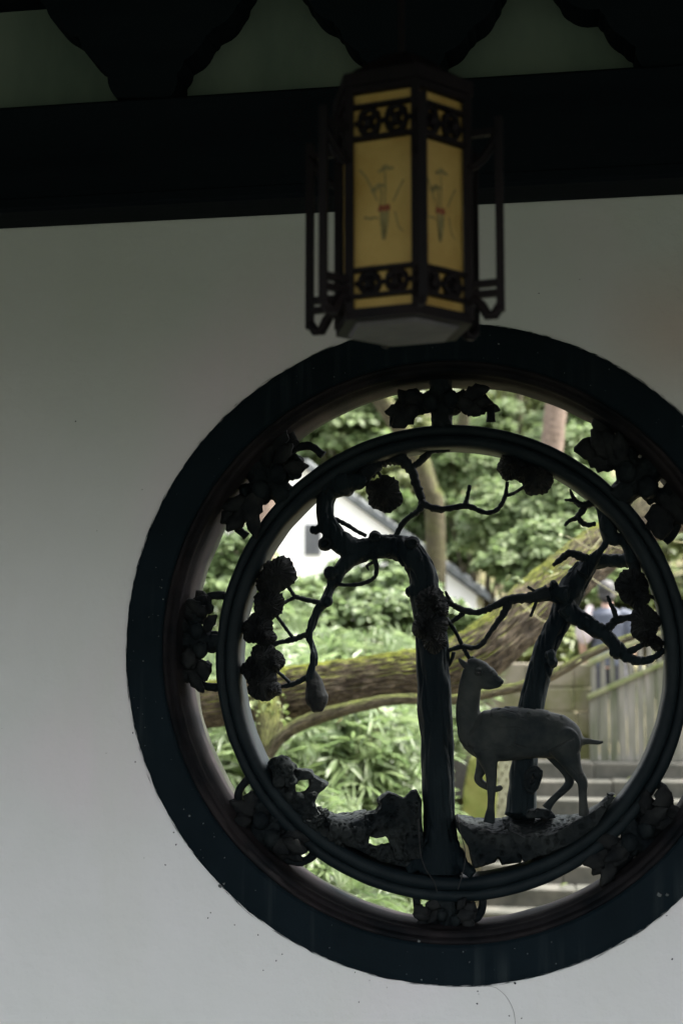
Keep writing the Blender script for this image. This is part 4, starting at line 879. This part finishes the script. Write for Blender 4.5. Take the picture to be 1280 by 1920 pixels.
bp = [(*c5(400, 1030), 10, 3.3), (*c5(425, 985), 11, 3.3), (*c5(460, 942), 11.5, 3.3), (*c5(530, 892), 12, 3.3), (*c5(620, 852), 13, 3.28), (*c5(720, 820), 12.5, 3.26), (*c5(850, 790), 11, 3.25), (*c5(960, 770), 10, 3.25), (*c5(1090, 765), 9.5, 3.25), (*c6(250, 550), 9, 3.25), (*c6(380, 530), 9, 3.26), (*c6(470, 510), 9, 3.28), (*c6(560, 490), 9, 3.3), (*c6(690, 445), 9.5, 3.32), (*c6(760, 408), 8.5, 3.34), (*c6(860, 350), 7.5, 3.36), (*c6(970, 300), 7, 3.4), (*c6(1060, 268), 6.5, 3.44), (*c6(1180, 225), 6, 3.5), (1320, 1140, 5, 3.6)]
pp, rr = ppath(bp); link('branch', bark_tube(pp, rr, 24, 10, .14, 9, 4, 9), 'branch_bark', ft, True)
for (x, y, dx, dy) in ((1010, 1275, -10, 14), (1088, 1238, -14, 10), (975, 1296, 10, 12), (705, 1325, 8, 12), (640, 1348, -12, 12), (1045, 1262, 8, -16)):
    a, b = P(x, y, 3.33), P(x+dx, y+dy, 3.3); bm = bmesh.new(); tube(bm, [a, (a+b)/2, b], [.006, .005, .002], 6); from_bm('twig', bm, 'branch_bark', ft, True)
# thin trunks on the slope
def slope_tree(pts, mat, label, amp=.08, crown=None, seed=0):
    pp, rr = ppath(pts); g = Vector((pp[-1].x, pp[-1].y, ground_z(pp[-1].x, pp[-1].y)-.3)); pp.append(g); rr.append(rr[-1]*1.15)
    o = thing('tree', g, label, 'tree'); link('trunk', bark_tube(pp, rr, 24, 8, amp, seed, 4, 2), mat, o, True); return o
TREES = [
 slope_tree([(640, 560, 17, 21), (690, 700, 18, 21), (742, 790, 18, 21), (782, 855, 19, 21), (806, 920, 18, 21), (815, 960, 18, 21)], 'mossy_bark', 'mossy dark tree trunk leaning left behind the upper left of the ring', seed=2),
 slope_tree([(1055, 560, 19, 18.8), (1048, 700, 20, 18.8), (1038, 800, 21, 18.8), (1030, 900, 20, 18.8), (1034, 960, 19, 18.8)], 'pale_bark', 'straight pale brown tree trunk on the slope at upper right', seed=5),
 slope_tree([(880, 640, 9, 27), (872, 760, 10, 27), (862, 860, 11, 27), (855, 930, 11, 27)], 'mossy_bark', 'slim yellow-green mossy trunk on the slope in the middle', seed=8),
 slope_tree([(985, 560, 6, 27), (976, 700, 7, 27), (970, 800, 8, 27), (968, 900, 8, 27)], 'mossy_bark', 'slimmest mossy trunk, beside the pale brown one on the slope', seed=11),
 slope_tree([(520, 560, 38, 14), (505, 760, 36, 14), (490, 930, 36, 14), (482, 1020, 38, 14), (478, 1080, 42, 14)], 'pale_bark', 'broad pale pinkish tree trunk at the left edge of the window', amp=.05, seed=14),
]

# ================================================================== LEAVES
def frames(d, up):
    d = d/np.linalg.norm(d, axis=1, keepdims=True); s = np.cross(d, up); s /= np.maximum(np.linalg.norm(s, axis=1, keepdims=True), 1e-6); n = np.cross(s, d); return d, s, n
def leaf_cloud(base, d, up, L, W, droop=.25, fold=.25):
    """folded 6-vertex blades, 4 triangles each"""
    d, s, n = frames(d, up); L = L[:, None]; W = W[:, None]
    m1 = base+d*L*.38-n*L*droop*.10; m2 = base+d*L*.72-n*L*droop*.38; tip = base+d*L*.97-n*L*droop*.85
    V = np.stack([base, m1+s*W+n*W*fold, m1-s*W+n*W*fold, m1-n*W*fold*.4, m2+s*W*.7+n*W*fold*.6, m2-s*W*.7+n*W*fold*.6, tip], 1)
    N = len(base); off = (np.arange(N)*7)[:, None, None]; T = np.array([[0, 3, 1], [0, 2, 3], [1, 3, 4], [3, 6, 4], [3, 2, 5], [3, 5, 6]])[None]
    return V.reshape(-1, 3), (T+off).reshape(-1, 3)
def unit(v): return v/np.maximum(np.linalg.norm(v, axis=1, keepdims=True), 1e-6)
def spray_field(c, n, rx, ry, h, L0=.12, leaves=7, zmin=None):
    """bamboo: fans of narrow leaves at the tips of arching twigs"""
    u = rng.uniform(0, 2*PI, n); q = np.sqrt(rng.random(n)); hz_ = rng.random(n)**.7
    pos = np.stack([c[0]+rx*q*np.cos(u), c[1]+ry*q*np.sin(u), c[2]+h*(.25+.75*hz_)*(1-.25*q*q)], 1)
    td = unit(np.stack([np.cos(u)*.8, np.sin(u)*.6-.35, rng.normal(.05, .3, n)], 1)+rng.normal(0, .45, (n, 3)))
    B, D, U = [], [], []
    upv = unit(np.stack([rng.normal(0, .35, n), rng.normal(-.25, .35, n), np.ones(n)], 1)); tdn, s, nn = frames(td, upv)
    for k in range(leaves):
        a = (k/(leaves-1)-.5)*2.5+rng.normal(0, .14, n); B.append(pos-tdn*.03*(abs(k-(leaves-1)/2))/leaves); D.append(tdn*np.cos(a)[:, None]+s*np.sin(a)[:, None]+rng.normal(0, .08, (n, 3))); U.append(nn)
    B, D, U = np.concatenate(B), np.concatenate(D), np.concatenate(U); L = L0*rng.uniform(.65, 1.25, len(B)); return B, D, U, L, L*rng.uniform(.055, .075, len(B))
unit_leaf_V, unit_leaf_F = leaf_cloud(np.zeros((1, 3)), np.array([[1., 0, 0]]), np.array([[0, 0, 1.]]), np.array([1.0]), np.array([.066]))
ULEAF = npmesh('leaf', unit_leaf_V, unit_leaf_F); ULEAF.materials.append(MAT['bamboo_leaf'])
ORD = ['first', 'second', 'third', 'fourth', 'fifth', 'sixth', 'seventh', 'eighth', 'ninth']
def ranks(items, key, cuts, names):
    """place words for plants of one kind: order from the left within its rank"""
    out = {}
    for i, nm in enumerate(names):
        row = sorted([t for t in items if sum(key(t) > c for c in cuts) == i], key=lambda t: t[0])
        for j, t in enumerate(row): out[t] = ('alone in %s rank' % nm) if len(row) == 1 else '%s from left, %s rank' % (ORD[j], nm)
    return out
def bamboo(px, Y, h, n, rx, ry, L0, label, group, parts=0, mat='bamboo_leaf'):
    x = P(px, 1300, Y).x; g = ground_z(x, Y); o = thing('bamboo_clump', (x, Y, g), label, 'bamboo', group)
    B, D, U, L, W = spray_field((x, Y, g), n, rx, ry, h, L0)
    if parts:                                                        # the leaves that show largest are objects of their own
        order = np.argsort(B[:, 1])[:parts*3]; pick = rng.choice(order, min(parts, len(order)), replace=False); mask = np.ones(len(B), bool); mask[pick] = False
        d, s, nn = frames(D, U)
        for i in pick:
            M = Matrix((( d[i][0]*L[i], s[i][0]*L[i], nn[i][0]*L[i], B[i][0]-x), (d[i][1]*L[i], s[i][1]*L[i], nn[i][1]*L[i], B[i][1]-Y), (d[i][2]*L[i], s[i][2]*L[i], nn[i][2]*L[i], B[i][2]-g), (0, 0, 0, 1)))
            lf = bpy.data.objects.new('leaf', ULEAF); COL.objects.link(lf); lf.parent = o; lf.matrix_local = M
        B, D, U, L, W = B[mask], D[mask], U[mask], L[mask], W[mask]
    link('foliage', npmesh('foliage', *leaf_cloud(B, D, U, L, W)), mat, o, kind='stuff')
    bm = bmesh.new()
    for k in range(10):
        a = rng.uniform(0, 6.28); q = rng.random()**.5; b = Vector((x+rx*.6*q*math.cos(a), Y+ry*.6*q*math.sin(a), g-.02)); t = Vector((x+rx*.9*q*math.cos(a), Y+ry*.9*q*math.sin(a), g+h*rng.uniform(.6, .95)))
        tube(bm, [b, (b+t)/2+Vector((0, 0, .05)), t], [.006, .005, .003], 5)
    from_bm('culm', bm, 'vine_stem', o); return o
NEAR = 'pale green bamboo clump below the leaning trunk, '
IT = ((400, 3.0, 1.15, 420), (520, 3.4, 1.10, 420), (640, 3.2, 1.05, 420), (655, 3.7, 1.15, 420), (470, 4.4, 1.35, 380), (590, 4.7, 1.4, 420), (690, 4.9, 1.35, 420), (695, 5.2, 1.3, 380), (570, 2.4, 1.22, 320), (480, 2.4, 1.35, 300))
RK = ranks(IT, lambda t: t[1], (2.8, 4.0), ('front', 'middle', 'back'))
for t in IT:
    px, Y, h, n = t; bamboo(px, Y, h, int(n*1.1), .42, .5, .145, NEAR+RK[t], 'bamboo clumps below the leaning trunk', 70)
FAR = 'light green bamboo beyond the leaning trunk, '
IT = ((400, 7.0, 1.6, 480), (480, 8.5, 1.7, 480), (545, 6.6, 1.65, 480), (595, 7.2, 1.75, 480), (622, 6.8, 1.6, 480), (642, 7.7, 1.6, 480), (600, 9.6, 1.6, 460), (690, 9.8, 1.6, 460), (770, 10.2, 1.5, 460), (520, 10.5, 1.7, 460), (430, 11.5, 2.2, 460))
RK = ranks(IT, lambda t: t[1], (7.9, 9.0), ('front', 'middle', 'back'))
for t in IT:
    px, Y, h, n = t; bamboo(px, Y, h, int(n*.8), .75, .7, .215, FAR+RK[t], 'bamboo clumps beyond the leaning trunk')
for px, Y, h, n in ((755, 6.6, 1.5, 260), (770, 7.8, 1.1, 200)): bamboo(px, Y, h, n, .32, .4, .16, 'taller bamboo clump left of the mossy slab by the steps' if h > 1.2 else 'lower bamboo clump behind the taller one by the mossy slab', 'bamboo clumps by the mossy slab')

def shrub(px, py, Y, rx, rz, n, L0, mat, label, group=None, name='shrub', cat='shrub', clumps=26, wf=.32, trunk=True):
    c = P(px, py, Y); g = ground_z(c.x, Y); o = thing(name, (c.x, Y, g), label, cat, group); ry = rx*.8
    k = rng.normal(0, 1, (clumps, 3)); k = unit(k)*rng.uniform(.45, 1.0, (clumps, 1)); k[:, 1] = -abs(k[:, 1])*.8+.2*k[:, 1]
    cc = np.array([c.x, Y, c.z])+k*np.array([rx, ry, rz]); cr = rng.uniform(.22, .42, clumps)*min(rx, rz)
    idx = rng.integers(0, clumps, n); d = unit(rng.normal(0, 1, (n, 3))); d[:, 2] = abs(d[:, 2])*.8+d[:, 2]*.2
    pos = cc[idx]+d*cr[idx][:, None]*rng.uniform(.55, 1.05, (n, 1)); L = L0*rng.uniform(.6, 1.3, n)
    out = unit(d+rng.normal(0, .5, (n, 3))); up = unit(d*.6+np.array([0, -.3, 1])+rng.normal(0, .3, (n, 3)))
    ld = np.cross(up, rng.normal(0, 1, (n, 3))); ld = unit(ld)*.8+out*.5
    link('foliage', npmesh('foliage', *leaf_cloud(pos, ld, up, L, L*wf, .3, .2)), mat, o, kind='stuff')
    if trunk:
        bm = bmesh.new()
        for q in cc[:7]:
            b = Vector((c.x+rng.normal(0, .1), Y+rng.normal(0, .1), g-.1)); t = Vector(q.tolist()); tube(bm, [b, (b+t)/2+Vector((rng.normal(0, .1), 0, .1)), t], [.035, .025, .01], 6)
        from_bm('stem', bm, 'branch_bark', o, True)
    return o
SH = 'blue-green broad-leaved shrub on the slope, '
IT = ((965, 1000, 17, .8, .7), (980, 1000, 18, 1.0, .8), (1050, 985, 17, .8, .7), (1000, 1080, 14.5, .6, .5), (1050, 1060, 14.5, .7, .6), (1090, 1020, 16, .7, .6), (1000, 930, 22, 1.2, .9), (900, 900, 23, 1.1, .9), (1080, 900, 22, 1.0, .9), (1090, 830, 24, 1.1, .9), (960, 850, 27, 1.3, 1.0), (880, 840, 29, 1.0, .9), (1100, 790, 27, 1.2, .9))
RK = ranks(IT, lambda t: -t[1], (-1060, -960, -870), ('lowest', 'second lowest', 'second highest', 'highest'))
for t in IT:
    px, py, Y, rx, rz = t; shrub(px, py, Y, rx, rz, 5000, .12, 'broad_leaf', SH+RK[t], 'blue-green shrubs on the slope')
SU = 'leafy shrub high on the slope, '
IT = ((640, 830, 33, 1.6, 1.3), (720, 800, 34, 1.5, 1.2), (700, 740, 38, 1.8, 1.3), (800, 760, 37, 1.8, 1.3), (620, 740, 36, 1.8, 1.4), (900, 760, 36, 1.6, 1.3), (990, 770, 34, 1.5, 1.3), (830, 975, 26, 1.1, .7), (895, 1010, 25, 1.0, .65), (765, 935, 30, 1.3, .9), (1180, 760, 34, 1.8, 1.6), (560, 800, 34, 1.5, 1.4), (950, 700, 42, 2.2, 1.5), (780, 690, 42, 2.4, 1.5), (1080, 700, 40, 2.2, 1.6), (640, 660, 42, 2.4, 1.6))
RK = ranks(IT, lambda t: -t[1], (-840, -770, -710), ('lowest', 'second lowest', 'second highest', 'highest'))
for t in IT:
    px, py, Y, rx, rz = t; shrub(px, py, Y, rx, rz, 2600, .26, 'yellow_green_leaf' if (px % 3 == 0) else 'broad_leaf', SU+RK[t], 'shrubs high on the slope')
SG = 'bright green bush beyond the block wall, '
IT = ((1100, 1200, 14.6, .45, .5), (1060, 1170, 15.5, .6, .5), (1120, 1130, 16.0, .6, .5), (1200, 1140, 16.5, .8, .7), (1000, 1215, 13.0, .5, .3), (1260, 1080, 15.5, .8, .7), (1190, 1050, 18.0, .8, .6))
RK = ranks(IT, lambda t: -t[1], (-1100,), ('lower', 'upper'))
for t in IT:
    px, py, Y, rx, rz = t; shrub(px, py, Y, rx, rz, 1800, .14, 'yellow_green_leaf', SG+RK[t], 'bushes beyond the block wall')
IT = ((425, 1080, 11, .5, .5), (445, 1000, 14.6, .6, .8), (410, 960, 17, .8, .9), (540, 1135, 12.5, .5, .3), (650, 1112, 13.5, .55, .3), (715, 1105, 13, .55, .35), (770, 1140, 12.5, .5, .35), (665, 1165, 12.2, .6, .3), (735, 1160, 12.0, .6, .3), (840, 1180, 12.5, .5, .25))
LEFT = {425: 'loose green shrub below the pale broad trunk at the window edge', 445: 'loose green shrub right behind the pale broad trunk', 410: 'highest loose shrub left of the pale broad trunk'}
RK = ranks(IT[3:], lambda t: 0, (), ('front',))
for t in IT:
    px, py, Y, rx, rz = t
    shrub(px, py, Y, rx, rz, 1800, .12, 'bamboo_leaf', LEFT[px] if px < 500 else 'leafy green shrub at the foot of the white house, '+RK[t], 'shrubs by the pale trunk' if px < 500 else 'shrubs at the foot of the white house')
# litter and low cover on the upper slope
n = 26000; x = rng.uniform(-13, 9, n); y = rng.uniform(14, 48, n); z = np.array([ground_z(a, b) for a, b in zip(x, y)])+.03
L = rng.uniform(.12, .34, n); d = unit(np.stack([rng.normal(0, 1, n), rng.normal(0, 1, n), rng.uniform(0, .9, n)], 1)); up = unit(np.stack([rng.normal(0, .5, n), rng.normal(-.5, .4, n), np.ones(n)], 1))
o = link('ground_cover', npmesh('ground_cover', *leaf_cloud(np.stack([x, y, z], 1), d, up, L, L*.2)), 'yellow_green_leaf', kind='stuff'); tag(o, 'low yellow-green plants covering the upper slope', 'ground cover')
# ferns on the mossy stub and sprouts with thin vines on the leaning trunk
fern = thing('fern', P(500, 1350, 3.45), 'small pale green fern growing on the broken mossy stub', 'fern'); B = []
for k in range(70):
    c = P(490+rng.uniform(-20, 50), 1335+rng.normal(0, 22), 3.42+rng.uniform(-.08, .06)); B.append(c)
B = np.array(B); n = len(B); d = unit(rng.normal(0, 1, (n, 3))+np.array([0, -.5, .3])); L = rng.uniform(.02, .055, n)
link('frond', npmesh('frond', *leaf_cloud(B, d, np.tile([0, -.4, 1.], (n, 1)), L, L*.28)), 'sprout_leaf', fern, kind='stuff')
vine = thing('sprouting_vine', P(1040, 1090, 3.7), 'thin pale vine with young yellow-green leaves on the leaning trunk', 'vine')
VP = [[(1096, 975), (1102, 1000), (1110, 1030)], [(1110, 1030), (1090, 1020), (1078, 1012), (1060, 1005)], [(1110, 1030), (1125, 1010), (1140, 985), (1175, 1030)], [(1140, 985), (1145, 1040)], [(1118, 995), (1135, 1018), (1175, 1032)], [(960, 1105), (985, 1135), (1010, 1160), (1030, 1168)], [(975, 1130), (1000, 1150), (1035, 1120), (1045, 1135)], [(1240, 940), (1260, 960), (1290, 985)], [(1235, 1005), (1265, 1015), (1285, 1018)], [(1085, 1165), (1093, 1190), (1100, 1215)], [(1060, 1060), (1080, 1075), (1095, 1065)], [(1110, 1085), (1140, 1105), (1160, 1115), (1175, 1090)], [(1020, 1095), (1028, 1082), (1046, 1075)]]
for k, pth in enumerate(VP):
    bm = bmesh.new(); q = [P(x, y, 3.45+rng.uniform(-.1, .1)) for x, y in pth]
    p, r_ = spline(q, [.0019]*len(q), 5); tube(bm, p, r_, 6); from_bm('stem', bm, 'vine_stem', vine, True)
for k, (x, y, dx, dy, L) in enumerate(((948, 1090, 14, -14, 20), (960, 1085, 14, 4, 22), (972, 1088, 10, 10, 20), (1020, 1075, 6, -12, 18), (1028, 1070, 10, 12, 16), (1046, 1068, 10, -6, 14), (1052, 1066, 28, 2, 24), (1044, 1012, 4, 10, 20), (1052, 1000, -6, 12, 16), (1048, 980, 16, -4, 18), (1070, 978, 12, 4, 16), (1068, 905, -6, 10, 20), (1078, 912, 12, 4, 18), (1085, 900, 6, -10, 14), (1062, 918, 10, 10, 16), (1110, 935, 10, 14, 18), (1080, 930, -12, 8, 18), (1122, 940, -6, 18, 16), (1095, 985, -10, 8, 16))):
    a, b = P(x, y, 3.4), P(x+dx, y+dy, 3.36); bm = bmesh.new(); leaf_blade(bm, a, b-a, (.2, -1, .6), L*S(3.4), L*.26*S(3.4), .0012, .4, k, 5, .15); from_bm('leaf', bm, 'sprout_leaf', vine, True)

# ================================================================== PERSON on the upper landing, seen from behind
YP = 12.4; hd = P(1137, 1112, YP); feet = hd.z-1.60
per = thing('person', (hd.x, YP, .68), 'person with dark hair in a grey-blue shirt and dark trousers, seen from behind', 'person')
X = hd.x; fz = .68; H = hd.z+.12-fz; sc = H/1.72
def V3(x, y, z): return Vector((X+x*sc, YP+y*sc, fz+z*sc))
bm = bmesh.new()                                                     # one body, fused
tube(bm, [V3(0, 0, .84), V3(0, 0, .95), V3(0, .01, 1.1), V3(0, .01, 1.28), V3(0, 0, 1.40), V3(0, 0, 1.45)], [x*sc for x in (.15, .16, .145, .17, .15, .07)], 18, 0, .72)
tube(bm, [V3(0, 0, 1.38), V3(0, .01, 1.47), V3(0, .03, 1.56)], [.062*sc, .054*sc, .055*sc], 14)
ball(bm, V3(0, .025, 1.61), .078*sc, .095*sc, .112*sc, 3); ball(bm, V3(0, .115, 1.595), .013*sc, .022*sc, .02*sc, 1)
for sx in (-1, 1):
    ball(bm, V3(sx*.08, .02, 1.60), .012*sc, .02*sc, .03*sc, 2)
    tube(bm, [V3(sx*.16, 0, 1.38), V3(sx*.20, 0, 1.36), V3(sx*.235, -.01, 1.22), V3(sx*.25, -.0, 1.08), V3(sx*.24, .10, .95), V3(sx*.23, .16, .87)], [x*sc for x in (.06, .058, .05, .042, .036, .028)], 12)
    hb = V3(sx*.23, .17, .85); ball(bm, hb, .022*sc, .03*sc, .042*sc, 2)
    for f in range(4): tube(bm, [hb+Vector((0, (-.022+.015*f)*sc, -.03*sc)), hb+Vector((-sx*.004, (-.024+.016*f)*sc, -.065*sc)), hb+Vector((-sx*.016, (-.024+.016*f)*sc, (-.092+.008*abs(f-1.5))*sc))], [.0085*sc, .008*sc, .006*sc], 7)
    tube(bm, [hb+Vector((0, .022*sc, .0)), hb+Vector((-sx*.012, .042*sc, -.03*sc)), hb+Vector((-sx*.016, .046*sc, -.052*sc))], [.010*sc, .009*sc, .006*sc], 7)
    tube(bm, [V3(sx*.085, 0, .88), V3(sx*.10, 0, .70), V3(sx*.10, -.01, .48), V3(sx*.10, 0, .28), V3(sx*.10, 0, .08)], [x*sc for x in (.09, .082, .058, .054, .038)], 14)
    tube(bm, [V3(sx*.10, -.04, .035), V3(sx*.105, .06, .04), V3(sx*.11, .15, .03)], [.04*sc, .04*sc, .03*sc], 10)
me = remesh(bm, .008, 2); link('body', me, 'skin', per, True)
bm = bmesh.new(); tube(bm, [V3(0, 0, .86), V3(0, 0, .96), V3(0, .01, 1.1), V3(0, .01, 1.28), V3(0, 0, 1.40), V3(0, 0, 1.455)], [x*sc for x in (.175, .178, .163, .186, .168, .085)], 20, 0, .76)
for sx in (-1, 1): tube(bm, [V3(sx*.13, 0, 1.385), V3(sx*.20, 0, 1.37), V3(sx*.235, -.01, 1.25), V3(sx*.247, -.0, 1.12)], [x*sc for x in (.075, .074, .068, .066)], 14)
me = remesh(bm, .011, 3); displace(me, lambda p: .008*noise.noise(p*9)); link('shirt', me, 'shirt_blue', per, True)
bm = bmesh.new()
for sx in (-1, 1): tube(bm, [V3(sx*.08, 0, .93), V3(sx*.10, 0, .70), V3(sx*.10, -.01, .48), V3(sx*.10, 0, .1)], [x*sc for x in (.105, .098, .08, .07)], 14)
link('trousers', remesh(bm, .011, 2), 'trousers_dark', per, True)
bm = bmesh.new(); ball(bm, V3(0, .005, 1.635), .094*sc, .108*sc, .112*sc, 3, .08, 3); ball(bm, V3(0, -.03, 1.57), .082*sc, .07*sc, .075*sc, 3, .1, 5); link('hair', remesh(bm, .008, 2), 'hair', per, True)
# pale bag strap slung over the left shoulder
bm = bmesh.new(); tube(bm, [V3(-.20, -.10, 1.30), V3(-.19, -.06, 1.40), V3(-.17, .0, 1.455), V3(-.16, .08, 1.42)], [.04*sc]*4, 10, 0, .5); ball(bm, V3(-.235, -.12, 1.20), .09*sc, .06*sc, .12*sc, 3, .15)
tag(link('bag', remesh(bm, .012, 2), 'pale_cloth', None, True), 'pale cloth bag slung on the left shoulder of the person', 'bag')
